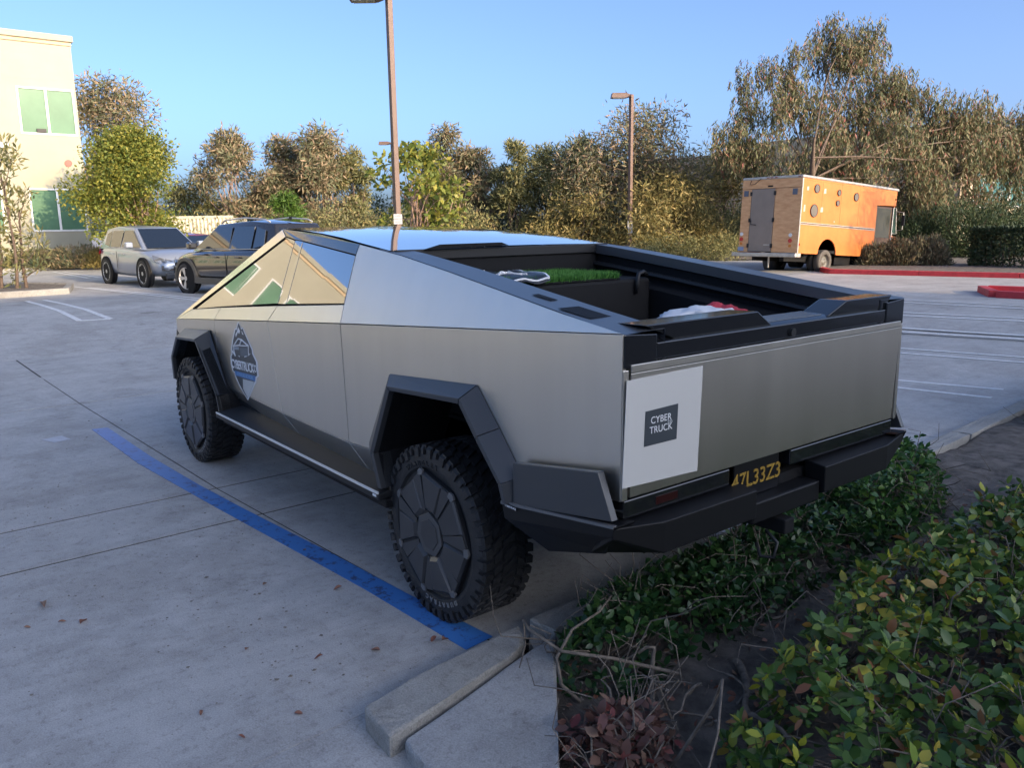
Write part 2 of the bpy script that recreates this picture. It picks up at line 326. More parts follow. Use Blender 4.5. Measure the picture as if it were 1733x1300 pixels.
def make_tree(kind,label,cat,x,y,zt,wid,matl,n=9000,leaf=.16,clumps=26,crown_lo=.18,trunk_r=.14,bark='bark',group=None,droop=0,template='narrow',shape=None,seed=1,wy=None,flat=1,open_=1.0,stems=1,splay=.35,rf=1.0):
    global rng
    rng=np.random.default_rng(seed)
    z0=hgt(x,y)-.05; H=zt-z0; e=empty(kind,(x,y,z0)); tag(e,label,cat,group)
    wy=wy or wid
    cl=[]
    for i in range(clumps):
        if shape is not None:
            k=shape[i%len(shape)]; c=np.array([k[0],k[1],k[2]])+ball(1)[0]*np.array([k[3],k[3],k[4]]); r=min(k[3],k[4])*rng.uniform(.48,.75)
        else:
            t=rng.random()**.8; zz=crown_lo+(1-crown_lo)*t
            prof=math.sin(math.pi*min(1,.16+.80*t))**.6
            q=rng.uniform(0,2*math.pi); rr=rng.random()**.5*prof
            c=np.array([math.cos(q)*rr*wid*.46,math.sin(q)*rr*wy*.46,H*zz*.93]); r=wid*rf*rng.uniform(.10,.22)
        cl.append((c,r))
    if shape is None: cl.append((np.array([0,0,H*.93]),wid*.10))
    mb=MB(); 
    for s in range(stems):
        off=np.array([rng.normal()*.1*stems,rng.normal()*.1*stems,0]) if stems>1 else np.zeros(3)
        top=np.array([rng.normal()*wid*.05,rng.normal()*wid*.05,H*.45])+(off*6 if stems>1 else 0)
        mid=off+(top-off)*.5
        tp=limb(mb,off,top,trunk_r,trunk_r*(.55 if clumps<50 else .14),.08 if clumps<50 else .16,6)
        for c,r in (cl[s::stems] if clumps<50 else cl[s::stems*3]):
            a=tp[int(rng.integers(2,7))]; limb(mb,a,c,trunk_r*(.36 if clumps<50 else .13),trunk_r*.05,.16,6)
    mb.build('trunk',M[bark],e,smooth=True)
    W=np.array([r**2 for c,r in cl]); W/=W.sum(); cnt=rng.multinomial(n,W)
    P=[];D=[]
    for (c,r),k in zip(cl,cnt):
        if k==0: continue
        if droop:
            ks=max(1,k//12); q=ball(ks)*r*open_+c; ln=rng.uniform(.4,1.,ks)*droop
            sway=rng.normal(size=(ks,3))*.12
            for j in range(12):
                f=j/11.; p=q+np.stack([sway[:,0]*f*ln,sway[:,1]*f*ln,-f*ln],1)+rng.normal(size=(ks,3))*.035; P.append(p)
                D.append(np.stack([rng.normal(size=ks)*.5,rng.normal(size=ks)*.5,-np.ones(ks)],1))
        else:
            q=ball(k); P.append(q*r*np.array([1,1,.85])*1.25*open_+c+rng.normal(size=(k,3))*r*.18); D.append(q+rng.normal(size=(k,3))*.9+np.array([0,0,-.15]))
    P=np.concatenate(P);D=np.concatenate(D); P[:,2]=np.maximum(P[:,2],.12); S=rng.uniform(.35,1.5,len(P))*leaf
    T={'narrow':(NARROW_V,NARROW_F),'wide':(WIDE_V,WIDE_F)}[template]
    scatter('crown',*T,P,D,S,matl,e)
    return e
# ================================================================== GROUND
def build_ground():
    xs=np.unique(np.concatenate([np.arange(-60,80,1.0),np.array([-900,-500,-250,-120,120,250,500,900])])); ys=xs.copy()
    V=[];F=[]
    for x in xs:
        for y in ys:
            r=math.hypot(x,y); t=min(max((r-9)/3,0),1); V.append((x,y,hgt(x,y)-.004-.10*(1-t)))
    n=len(ys)
    for i in range(len(xs)-1):
        for j in range(n-1): F.append((i*n+j,(i+1)*n+j,(i+1)*n+j+1,i*n+j+1))
    o=new_mesh('ground',V,F,M['concrete'],smooth=True); tag(o,kind='structure')
    return o
build_ground()
fill=MB().prism([(-.05,-6.98,-.004),(8.95,-6.98,-.004),(8.95,7.88,-.004),(-.84,7.88,-.004)],(0,0,-.05)).build('joint_filler',M['joint']); tag(fill,kind='structure')
lot=empty('parking_lot'); tag(lot,kind='structure')
XC=[-.41,2.03,2.80,6.95,9.2]; YC=[-7.0,-4.25,-1.6,.93,4.4,8.2]
def slab_pt(x,y): return (x-.062*y*(1 if x<1 else .3),y+(.065*x if x<4.1 else .267+.02*(x-4.1)))
for i in range(len(XC)-1):
    for j in range(len(YC)-1):
        g=.0065; P=[]
        for (x,y,sx,sy) in ((XC[i],YC[j],1,1),(XC[i+1],YC[j],-1,1),(XC[i+1],YC[j+1],-1,-1),(XC[i],YC[j+1],1,-1)):
            a=slab_pt(x,y); P.append((a[0]+g*1.9*sx,a[1]+g*sy,0))
        MB().prism(P,(0,0,-.06)).build('slab',M['concrete'],lot)
# apron of concrete round the slabs (out to where the sheet takes over) and the flat walk at lower left
MB().prism([(9.0,-7.0,-.003),(13.2,-12,-.003),(13.2,12,-.003),(8.9,8.3,-.003)],(0,0,-.09)).build('apron',M['concrete'],lot)
MB().prism([(.06,-6.9,-.003),(.38,-13,-.003),(13.2,-12.02,-.003),(9.12,-6.9,-.003)],(0,0,-.09)).build('apron',M['concrete'],lot)
MB().prism([(-.95,7.9,-.003),(9.1,7.9,-.003),(13.19,12.0,-.003),(-6,12.0,-.003)],(0,0,-.09)).build('apron',M['concrete'],lot)
walk=MB().prism([(-.44,1.60,-.002),(-.80,8.2,-.002),(-8,8.4,-.001),(-8,2.0,-.001),(-2.4,2.0,-.001),(-1.30,1.60,-.001)],(0,0,-.08)).build('walkway',M['concrete']); tag(walk,kind='structure')
MB().prism([(9.17,1.285,.0),(9.17,1.305,.0),(12.9,1.36,.0),(12.9,1.34,.0)],(0,0,-.002)).build('joint',M['joint'],lot)
MB().prism([(13.0,1.34,.006),(13.0,1.36,.006),(15.5,1.42,.04),(15.5,1.39,.04)],(0,0,-.03)).build('joint',M['joint'],lot)
def strip(name,P,matl,parent=None,dz=.004,thick=.003):
    return MB().prism([(p[0],p[1],p[2]+dz) for p in P],(0,0,-thick)).build(name,matl,parent)
# blue line with worn dark spots; far end paled to paint in gloss reflection
def blue_mat():
    m=mat('blue_line_paint',(.035,.13,.46),.55); n=m.node_tree; b=n.nodes['Principled BSDF']; L=n.links.new
    g=n.nodes.new('ShaderNodeNewGeometry'); nz=n.nodes.new('ShaderNodeTexNoise'); nz.inputs['Scale'].default_value=11; nz.inputs['Detail'].default_value=9; nz.inputs['Roughness'].default_value=.75; L(g.outputs['Position'],nz.inputs['Vector'])
    r=n.nodes.new('ShaderNodeValToRGB'); e=r.color_ramp.elements; e[0].position=.40; e[0].color=(.035,.06,.15,1); e[1].position=.47; e[1].color=(.045,.175,.46,1)
    L(nz.outputs['Fac'],r.inputs[0])
    sx=n.nodes.new('ShaderNodeSeparateXYZ'); L(g.outputs['Position'],sx.inputs[0]); mr=n.nodes.new('ShaderNodeMapRange'); mr.inputs[1].default_value=2.2; mr.inputs[2].default_value=5.4; mr.inputs[3].default_value=0; mr.inputs[4].default_value=.62; L(sx.outputs[0],mr.inputs[0])
    mx=n.nodes.new('ShaderNodeMix'); mx.data_type='RGBA'; L(mr.outputs[0],mx.inputs[0]); L(r.outputs[0],mx.inputs[6]); mx.inputs[7].default_value=(.30,.34,.55,1); L(mx.outputs[2],b.inputs['Base Color'])
    return m
bl=MB(); LB=[(5.45,1.424),(3.88,1.39),(2.79,1.30),(2.34,1.262),(.844,1.126),(.497,1.096),(-.36,1.046)]; RB=[(5.42,1.285),(3.996,1.250),(2.957,1.190),(2.22,1.128),(1.084,1.015),(.298,.950),(-.34,.882)]
for i in range(6): bl.prism([(*LB[i],.004),(*LB[i+1],.004),(*RB[i+1],.004),(*RB[i],.004)],(0,0,-.003))
o=bl.build('blue_line',blue_mat()); tag(o,kind='structure')
faint=mat('faded_white_patch',(.46,.47,.50),.8,var=.1,vscale=12)
o=MB().prism([(5.33,1.88,.003),(5.36,1.70,.003),(5.16,1.66,.003),(5.12,1.80,.003)],(0,0,-.002)).build('paint_patch',faint); tag(o,kind='structure')
lines=empty('parking_lines'); tag(lines,kind='structure')
def line(a,b,wd=.10):
    a=np.array(a[:2]);b=np.array(b[:2]); L=np.linalg.norm(b-a); d=(b-a)/L; nn=np.array([-d[1],d[0]])*wd/2; N=max(1,int(L/1.2)); mb=MB()
    pts=[a+d*L*i/N for i in range(N+1)]
    for i in range(N):
        p,q=pts[i],pts[i+1]; mb.prism([G(*(p+nn),.006),G(*(q+nn),.006),G(*(q-nn),.006),G(*(p-nn),.006)],(0,0,-.004))
    mb.build('line',M['white_line'],lines)
for (a,b) in (((1507,643),(1698,660)),((1505,655),(1678,674))):
    A=gp(*a);B=gp(*b); d=(A-B)/np.linalg.norm(A-B); line(B,B+d*5.2,.085)
for (a,b) in (((1517,589.5),(1733,605)),((1515,597),(1733,614)),((1521,555),(1733,568)),((1520,561),(1733,574)),((1525,529),(1733,539)),((1523,534),(1733,544)),((1530,508),(1733,518)),((1530,512),(1733,523))):
    A=gp(*a);B=gp(*b); d=(A-B)/np.linalg.norm(A-B); line(B-d*1.0,A+d*3.0,.09)
A=gp(45,510);B=gp(135,543);A2=gp(75,508);B2=gp(187,540)
line(A,B,.11);line(A2,B2,.11);line(B,B2,.11)
for a,b in (((120,485),(420,525)),((149,487),(420,517)),((90,460),(149,471)),((107,460),(168,470)),((0,458),(40,465)),((15,457),(55,464))): line(gp(*a),gp(*b),.11)
# ------------------------------------------------------------------ dirt bed
def build_dirt():
    V=[];F=[]; r=np.random.default_rng(3)
    nx,ny=70,150; from mathutils import noise
    X=np.linspace(0,1,nx); Y=np.linspace(1.9,-16,ny)
    for y in Y:
        xk=-.56-.062*y if y<.8 else -.62
        if y<-6: xk=-.56-.062*y
        x1=xk; x0=-9.
        for t in X:
            x=x1+(x0-x1)*t**1.7
            z=-.035+.05*min(1,t*30)+.06*min(1,max(0,(-y-2)/2))+.05*noise.noise(Vector((x*1.3,y*1.3,0)))+.018*noise.noise(Vector((x*6,y*6,3)))+.006*noise.noise(Vector((x*22,y*22,5)))
            if y>1.1 : z-=.10*min(1,(y-1.1)/.3)
            V.append((x,y,z))
    for j in range(ny-1):
        for i in range(nx-1): F.append((j*nx+i,(j+1)*nx+i,(j+1)*nx+i+1,j*nx+i+1))
    o=new_mesh('soil_bed',V,F,M['dirt'],smooth=True); tag(o,kind='structure')
build_dirt()
def lumpy(mb,name,matl,label,cat,parent=None,bev=.012,group=None):
    o=mb.build(name,matl,parent,bevel=0)
    bm=bmesh.new(); bm.from_mesh(o.data)
    bmesh.ops.bevel(bm,geom=list(bm.edges),offset=bev,segments=2,affect='EDGES',profile=.6)
    bmesh.ops.subdivide_edges(bm,edges=[e for e in bm.edges if e.calc_length()>.1],cuts=5,use_grid_fill=True)
    bmesh.ops.triangulate(bm,faces=bm.faces)
    r=random.Random(5)
    for v in bm.verts: v.co+=Vector((r.uniform(-1,1),r.uniform(-1,1),r.uniform(-1,1)))*.0028
    bm.to_mesh(o.data); bm.free(); 
    if label: tag(o,label,cat,group)
    return o
kz=.10
lumpy(MB().prism([(-.475,.83,kz),(-.60,.90,kz-.008),(-.66,1.02,kz),(-.815,1.70,kz-.010),(-.59,1.685,kz-.010),(-.535,1.40,kz)],(0,0,-.12)),'kerb_stone',M['kerb'],'broken loose length of concrete kerb with rough ends beside the rear wheel','kerb',bev=.014)
kb=[]
kerb=empty('kerb',(0,0,0)); tag(kerb,'long straight concrete kerb between parking bays and planted bed','kerb')
ys=[.765,-1.6,-4.2,-6.8,-9.4,-12.]
for a,b in zip(ys[:-1],ys[1:]):
    P=[(-.41-.062*a,a-.006,kz),(-.41-.062*b,b+.006,kz),(-.57-.062*b,b+.006,kz),(-.57-.062*a,a-.03,kz)]
    lumpy(MB().prism(P,(0,0,-.16)),'kerb_length',M['kerb'],None,None,kerb,bev=.012)
lumpy(MB().prism([(-.625,.775,.085),(-.845,1.655,.072),(-1.04,1.68,.075),(-1.40,1.40,.085),(-.640,.755,.085)],(0,0,-.20)),'paving_slab',M['slabstone'],'wedge shaped pitted concrete slab beside the broken kerb','slab',bev=.014)
lumpy(MB().prism([(-.985,1.76,.03),(-.90,1.80,.03),(-1.02,2.6,.03),(-1.9,2.5,.03),(-1.45,1.60,.03),(-1.10,1.765,.03)],(0,0,-.12)),'paving_slab',M['slabstone'],'low concrete slab at the bottom edge next to the wedge slab','slab',bev=.012)
lumpy(MB().prism([(-.53,.79,.07),(-.56,.84,.06),(-.62,.86,.05),(-.60,.78,.06)],(0,0,-.10)),'concrete_chunk',M['kerb'],'small broken concrete chunk in the gap of the kerb','rubble',bev=.008)
# ================================================================== PICKUP
T=empty('pickup_truck'); tag(T,'angular stainless steel pickup with open bed parked beside the blue line','pickup truck')
def mirror(P): return [(p[0],-p[1],p[2]) for p in P]
def both(name,P,th,matl,out=(0,1,0),bevel=.0012,shrink=.0035,parent=None):
    a=panel(name,P,th,matl,parent or T,out,bevel,shrink); b=panel(name,mirror(P),th,matl,parent or T,(out[0],-out[1],out[2]),bevel,shrink); return a,b
ST=M['stainless']
F0=(4.517,.80,1.11); B1=(3.301,.856,1.200); B2=(2.062,.913,1.292); B3=(.883,.968,1.378); B4=(-1.246,.971,1.519)
W1=(3.218,.821,1.301); W2=(1.953,.877,1.401); W3=(.91,.925,1.479)
DF=(4.045,.787,1.228); DT=(2.229,.672,1.841); DR=(.96,.812,1.742); PK=(2.352,.642,1.892); E1=(1.6,.718,1.858); E2=(.95,.789,1.802)
EDGE=[(.719,.804,1.778),(.443,.824,1.750),(-.04,.865,1.687),(-.489,.904,1.623),(-.897,.941,1.565)]
def dn(p,z,dy=0): return (p[0],p[1]+dy,z)
# upper band
both('fender_top',[F0,B1,W1,DF],.02,ST); both('windscreen_pillar',[F0,DF,DT,PK],.03,M['chrome'] if False else mat('polished_pillar',(.62,.60,.57),.12,1),bevel=.002)
both('front_door_top',[B1,B2,W2,W1],.02,ST); both('rear_door_top',[B2,B3,W3,W2],.02,ST)
both('sail_panel',[B3,W3,DR,E2]+EDGE+[B4],.02,M['steel_upper'])
BG=M['dglass']
both('front_side_window',[DF,W1,(1.964,.872,1.409),(2.018,.698,1.819),DT],.012,BG,bevel=.001,shrink=.006)
both('door_pillar_glass',[(1.964,.872,1.409),(1.80,.884,1.417),(1.865,.712,1.812),(2.018,.698,1.819)],.012,BG,bevel=.001,shrink=.003)
both('rear_side_window',[(1.80,.884,1.417),W3,DR,(1.865,.712,1.812)],.012,BG,bevel=.001,shrink=.005)
both('cant_rail',[DT,(2.018,.698,1.819),(1.865,.712,1.812),DR,E2,E1,PK],.015,M['black_gloss'],shrink=.002)
mb=MB(); 
for s in (1,-1):
    mb.prism([(4.05,.775*s,1.215),(4.0,.80*s,1.24),(2.235,.685*s,1.832),(2.23,.655*s,1.815)],(0,-.02*s,0))
mb.build('window_seal',M['black_mat'],T)
# lower sides
RB1=(2.918,.862,.665); zB=.70; zS=.565
def sd_(x,z): # y of the lower side at x
    y=.968-.0455*max(0,x-.883); return (x,y,z)
both('front_fender',[F0,B1,sd_(3.27,.80),sd_(3.26,.70),sd_(3.10,.70),sd_(3.45,1.06),sd_(4.2,1.02),sd_(4.48,.85)],.02,ST)
both('front_door',[B1,B2,sd_(1.90,zB),sd_(3.26,zB)],.02,ST)
both('rear_door',[B2,B3,sd_(.853,zB+.015),sd_(1.90,zB)],.02,ST)
both('quarter_panel',[B3,B4,(-1.242,.972,.915),(-.95,.972,.90),(-.70,.972,.86),(-.40,.972,1.165),(.30,.972,1.12),(.55,.972,.73),(.853,.969,zB+.015)],.02,ST)
LOWS=ST
both('front_fender_foot',[sd_(3.26,zB),sd_(3.10,zB),(3.02,.80,zS),(3.20,.79,zS)],.02,LOWS,out=(0,1,-.4))
both('front_door_foot',[sd_(3.26,zB),sd_(1.90,zB),(1.76,.865,zS),(3.20,.79,zS)],.02,LOWS,out=(0,1,-.4))
both('rear_door_foot',[sd_(1.90,zB),sd_(.853,zB+.015),(.75,.905,zS),(1.76,.865,zS)],.02,LOWS,out=(0,1,-.4))
both('quarter_foot',[sd_(.853,zB+.015),(.55,.969,zB+.03),(.50,.91,zS),(.75,.905,zS)],.02,LOWS,out=(0,1,-.4))
# dark hull behind the panels
h=MB(); h.box(-.70,-.62,.46,4.25,.62,.93); h.box(-1.12,-.62,.70,-.70,.62,.93); h.box(.62,-.83,.46,2.95,.83,1.15); 
h.prism([(4.2,.74,.62),(3.2,.80,1.15),(.8,.90,1.30),(-.9,.93,1.40),(-1.15,.93,1.40),(-1.15,.93,1.0),(.5,.93,1.2),(3.3,.8,1.1)],(0,-.12,0))
h.prism([(4.2,-.74,.62),(3.2,-.80,1.15),(.8,-.90,1.30),(-.9,-.93,1.40),(-1.15,-.93,1.40),(-1.15,-.93,1.0),(.5,-.93,1.2),(3.3,-.8,1.1)],(0,.12,0))
h.build('underbody',M['black_mat'],T)
# windscreen, hood, roof
hp=lambda t,s:(F0[0]+(PK[0]-F0[0])*t,s*(F0[1]+(PK[1]-F0[1])*t),F0[2]+(PK[2]-F0[2])*t)
panel('hood',[hp(0,1),hp(.27,1),hp(.27,-1),hp(0,-1)],.02,ST,T,(0,0,1),shrink=.003)
panel('windscreen',[hp(.275,.97),hp(1,.97),hp(1,-.97),hp(.275,-.97)],.02,BG,T,(0,0,1),shrink=.003)
prof=[(2.352,.642,1.892,.008),(2.0,.679,1.880,.014),(1.6,.718,1.858,.018),(1.25,.757,1.832,.018),(.95,.789,1.802,.016),(.70,.805,1.776,.012),(.60,.812,1.766,.010)]
V=[];F=[];n=13
for (x,y,z,c) in prof:
    for j in range(n):
        u=-1+2*j/(n-1); V.append((x,y*u*.975,z+c*(1-u*u)+.002))
for i in range(len(prof)-1):
    for j in range(n-1): F.append((i*n+j,i*n+j+1,(i+1)*n+j+1,(i+1)*n+j))
roofglass=mat('roof_glass',(.03,.045,.07),.06,ior=2.6,spec=1.0,coat=1)
new_mesh('roof_glass',V,F,roofglass,T,smooth=True)
MB().box(.585,-.775,1.715,.612,.775,1.772).build('roof_lip',M['black_sat'],T,bevel=.006)
MB().prism([(.585,.60,1.772),(.585,.50,1.795),(.585,.1,1.797),(.585,.05,1.78)],(-.03,0,0)).build('roof_trim',M['black_mat'],T)
# nose
panel('nose_panel',[(4.517,.80,1.11),(4.517,-.80,1.11),(4.53,-.78,1.03),(4.53,.78,1.03)],.02,M['black_gloss'],T,(1,0,0))
panel('front_bumper',[(4.53,.80,1.02),(4.53,-.80,1.02),(4.50,-.86,.55),(4.50,.86,.55)],.25,M['black_sat'],T,(1,0,0),bevel=.01)
# bed: rails, walls, floor
rail_out=[(.60,.812,1.764)]+[(p[0],p[1]-.004,p[2]-.002) for p in EDGE]+[(-1.243,.967,1.515)]
rail_in_y=[.66,.665,.675,.69,.715,.74,.755]
for s in (1,-1):
    mb=MB(); V=[];F=[]
    for (p,yi) in zip(rail_out,rail_in_y):
        V+=[(p[0],s*p[1],p[2]),(p[0],s*yi,p[2]+.004),(p[0],s*yi,p[2]-.05),(p[0],s*(yi+.03),p[2]-.06)]
    for i in range(len(rail_out)-1):
        for j in range(3): F.append((4*i+j,4*i+j+1,4*i+5+j,4*i+4+j))
    mb.add(V,F); rl=mb.build('bed_rail',mat('rail_plastic',(.055,.058,.064),.34,spec=.7),T)
    # inner wall
    mb=MB(); V=[];F=[]
    for (p,yi) in zip(rail_out,rail_in_y): V+=[(p[0],s*(yi+.03),p[2]-.06),(p[0],s*(yi+.03),p[2]-.16),(p[0],s*.64,p[2]-.19),(p[0],s*.64,.92)]
    for i in range(len(rail_out)-1):
        for j in range(3): F.append((4*i+j,4*i+j+1,4*i+5+j,4*i+4+j))
    mb.add(V,F); mb.build('bed_side_wall',M['black_mat'],T)
    mb=MB(); mb.tube([(x_,s*(y_+.005),z_-.115) for (x_,_,z_),y_ in zip(rail_out[1:],rail_in_y[1:])],.016,6); mb.build('cargo_track',M['black_sat'],T)
MB().box(-.30,.80,1.600,-.02,.82,1.602)
for (xa,xb) in ((-.72,-.60),(-1.02,-.84)):
    za=1.623+(xa+.489)*.145; zb=1.623+(xb+.489)*.145
    dy=.11 if xa<-.8 else .04
    MB().add([(xa,.80,za+.003),(xb,.80,zb+.003),(xb,.80+dy,zb+.003),(xa,.80+dy,za+.003)],[(0,1,2,3)]).build('rail_insert',M['black_mat'],T)
MB().box(-1.12,-.64,.90,.62,.64,.93).build('bed_floor',M['black_mat'],T)
MB().box(.60,-.80,.93,.63,.80,1.72).build('bed_front_wall',M['black_mat'],T)
# tailgate
tg=MB().prism([(-1.252,.935,1.378),(-1.252,-.935,1.378),(-1.243,-.925,.925),(-1.243,.925,.925)],(.10,0,0)).build('tailgate',ST,T,bevel=.0015)
panel('tailgate_fold',[(-1.253,.935,1.380),(-1.253,-.935,1.380),(-1.2535,-.935,1.408),(-1.2535,.935,1.408)],.05,ST,T,(-1,0,.5),bevel=.002)
MB().prism([(-1.243,.797,1.412),(-1.243,.797,1.472),(-1.215,.797,1.484),(-1.11,.797,1.484),(-1.11,.797,1.412)],(0,-1.594,0)).build('tailgate_cap',M['black_gloss'],T,bevel=.004)
panel('tailgate_top',[(-1.214,.10,1.488),(-1.10,.12,1.492),(-1.10,-.32,1.492),(-1.214,-.30,1.488)],.02,mat('tailgate_top_plastic',(.06,.065,.07),.25,spec=.8),T,(0,0,1))
def lip(y0,y1,t0,t1):
    V=[(-1.236,y0,1.476),(-1.236,y1,1.476),(-1.237,y0-t0,1.538),(-1.237,y1+t1,1.538),(-1.10,y0-t0,1.536),(-1.10,y1+t1,1.536),(-1.09,y0,1.47),(-1.09,y1,1.47)]
    MB().add(V,[(0,1,3,2),(2,3,5,4),(4,5,7,6),(0,2,4,6),(1,7,5,3),(0,6,7,1)]).build('tailgate_lip',M['black_gloss'],T,bevel=.004)
lip(.70,.10,-.16,.10); lip(-.30,-.80,.16,-.06)
for s in (1,-1):
    MB().prism([(-1.247,.965*s,1.516),(-1.247,.965*s,1.395),(-1.247,.80*s,1.395),(-1.247,.80*s,1.505)],(.07,0,0)).build('rail_end_cap',M['black_gloss'],T,bevel=.004)
    panel('corner_post',[(-1.245,.968*s,1.39),(-1.245,.968*s,.92),(-1.247,.942*s,.92),(-1.247,.942*s,1.39)],.05,ST,T,(-1,0,0),bevel=.002)
MB().disc((-1.243,-.03,1.435),(-1,0,0),.018,.012,16).build('rear_camera',M['black_sat'],T)
# under the tailgate
MB().box(-1.0,-.95,.80,-.95,.95,.91).build('rear_backing',M['black_mat'],T)
MB().box(-1.235,-.95,.845,-1.0,-.08,.915).build('rear_valance',M['black_gloss'],T,bevel=.006)
MB().box(-1.235,.34,.845,-1.0,.95,.915).build('rear_valance',M['black_gloss'],T,bevel=.006)
MB().box(-1.238,.66,.865,-1.233,.78,.895).build('tail_reflector',mat('dark_red_reflector',(.022,.003,.004),.3),T)
BS=mat('bumper_black',(.005,.0055,.007),.5,spec=.3)
def bumper_half(s,yc,name='rear_bumper'):
    V=[(-1.262,1.03*s,.838),(-1.262,1.03*s,.80),(-1.12,1.0*s,.70),(-1.300,.80*s,.822),(-1.300,.80*s,.70),(-1.20,.78*s,.665),(-1.305,yc*s,.822),(-1.305,yc*s,.705),(-1.22,yc*s,.665),
       (-1.20,.98*s,.838),(-1.20,.70*s,.835),(-1.20,yc*s,.835)]
    return MB().add(V,[(0,1,4,3),(1,2,5,4),(3,4,7,6),(4,5,8,7),(9,0,3,10),(10,3,6,11),(11,6,7,8),(0,9,2,1)]).build(name,BS,T,bevel=.004)
bumper_half(1,.25); bumper_half(-1,.25)
MB().box(-1.285,-.245,.665,-1.19,.245,.757).build('bumper_step',BS,T,bevel=.008)
MB().box(-1.19,-.8,.672,-.85,.8,.80).build('bumper_beam',M['black_mat'],T)
MB().box(-1.30,-.035,.575,-1.1,.035,.64).build('tow_hitch',M['black_mat'],T,bevel=.006)
mbh=MB(); mbh.tube([(-1.25,.10,.60),(-1.31,.10,.56),(-1.31,.12,.50),(-1.25,.13,.49),(-1.22,.12,.54)],.008,6); mbh.build('tow_hook',M['black_sat'],T,smooth=True)
lp=empty('plate_mount',(-1.215,.135,.838)); lp.parent=T; lp.name='licence_plate'
MB().box(-.004,-.155,-.078,.004,.155,.078).build('plate_blank',mat('plate_black',(.006,.006,.008),.35),lp,bevel=.003)
text('plate_number','47L33Z3',.094,M['yellow'],lp,frame((-.0055,0,-.002),(0,-1,0),(0,0,1)),.0008,1.0,.0012)
MB().box(-.006,-.14,.082,.02,-.06,.095).build('plate_light',M['alu'],lp)
# side guards
for s in (1,-1):
    panel('corner_guard',[(-.70,1.028*s,.955),(-1.19,1.034*s,1.03),(-1.262,1.034*s,.866),(-.70,1.030*s,.78)],.03,M['flare'],T,(0,s,0),bevel=.003)
    MB().add([(-.63,1.035*s,.775),(-1.275,1.035*s,.848),(-1.275,.93*s,.848),(-.63,.90*s,.775),(-.64,1.03*s,.705),(-1.26,1.03*s,.805),(-.80,.93*s,.585),(-1.15,.95*s,.69)],
      [(0,1,2,3),(0,4,5,1),(4,6,7,5),(0,3,6,4),(1,5,7,2)]).build('bumper_side',BS,T,bevel=.003)
    MB().prism([(-.625,1.037*s,.778),(-1.27,1.037*s,.852),(-1.27,1.037*s,.842),(-.625,1.037*s,.765)],(0,-.02*s,0)).build('bumper_strip',mat('dull_strip',(.14,.14,.14),.3),T)
MB().box(-.735,1.037,.762,-.66,1.041,.778).build('badge',M['black_gloss'],T)
text('badge_text','CYBERTRUCK',.0115,M['decal_white'],T,frame((-.6975,1.0425,.770),(-1,0,0),(0,0,1)),.0004)
# running boards
for s in (1,-1):
    MB().prism([(2.90,1.035*s,.545),(.37,1.06*s,.555),(.37,.88*s,.575),(2.90,.80*s,.575)],(0,0,-.035)).build('running_board',M['black_sat'],T,bevel=.006)
    MB().prism([(2.90,.98*s,.51),(.37,1.02*s,.52),(.37,.88*s,.52),(2.90,.80*s,.51)],(0,0,-.05)).build('sill',M['black_mat'],T,bevel=.006)
    MB().prism([(2.88,1.038*s,.556),(.375,1.063*s,.566),(.375,1.055*s,.566),(2.88,1.030*s,.556)],(0,0,-.012)).build('bright_strip',M['chrome'],T)
    MB().box(.395,1.06*s-.002 if s>0 else 1.06*s-.0,.535,.43,1.062*s,.548).build('board_badge',M['decal_white'],T)
# flares
def flare(name,BODY,LIP,s,yin=.62,lipw=.028):
    """chain of wheel-arch cladding: body edge -> outer lip -> inner lip, one piece per segment"""
    cx=sum(p[0] for p in LIP)/len(LIP); cz=min(p[2] for p in LIP)+.15
    INN=[]
    for p in LIP:
        d=Vector((cx-p[0],0,cz-p[2])); d.normalize(); INN.append((p[0]+d.x*lipw,p[1]-.004,p[2]+d.z*lipw*(1 if p[2]>cz else 0)))
    for i in range(len(LIP)-1):
        a,b=BODY[i],BODY[i+1]; c,d=LIP[i],LIP[i+1]; e,f=INN[i],INN[i+1]
        sh=lambda p,q,k: tuple(p[j]+(q[j]-p[j])*k for j in range(3))
        k=.006
        V=[sh(a,b,k),sh(b,a,k),sh(c,d,k),sh(d,c,k),sh(e,f,k),sh(f,e,k),(e[0],e[1]-.10,e[2]),(f[0],f[1]-.10,f[2])]
        V=[(v[0],v[1]*s,v[2]) for v in V]
        MB().add(V,[(0,1,3,2),(2,3,5,4),(4,5,7,6),(0,2,4,6),(1,7,5,3),(0,6,7,1)]).build(name,M['flare'],T,bevel=.002)
    V=[];F=[]
    for p in INN: V+=[(p[0],(p[1]-.03)*s,p[2]),(p[0],yin*s,p[2])]
    for i in range(len(INN)-1): F.append((2*i,2*i+1,2*i+3,2*i+2))
    F.append(tuple([2*i+1 for i in range(len(INN))]))
    MB().add(V,F).build('wheel_well',M['black_mat'],T)
for s in (1,-1):
    flare('rear_arch_flare',[(.60,.955,.60),(.62,.968,.76),(.357,.974,1.172),(-.395,.974,1.222),(-.545,.974,1.06),(-.70,.974,.885),(-.72,.974,.775)],
          [(.40,1.045,.578),(.45,1.055,.76),(.245,1.058,1.135),(-.375,1.058,1.170),(-.50,1.058,1.03),(-.655,1.056,.86),(-.675,1.05,.778)],s)
    flare('front_arch_flare',[(3.06,.86,.56),(3.13,.885,.66),(3.42,.858,1.108),(4.17,.83,1.055),(4.45,.81,.80),(4.48,.80,.60)],
          [(2.925,.995,.52),(2.96,.998,.66),(3.37,.998,1.052),(4.03,.955,1.005),(4.28,.94,.80),(4.30,.93,.60)],s)
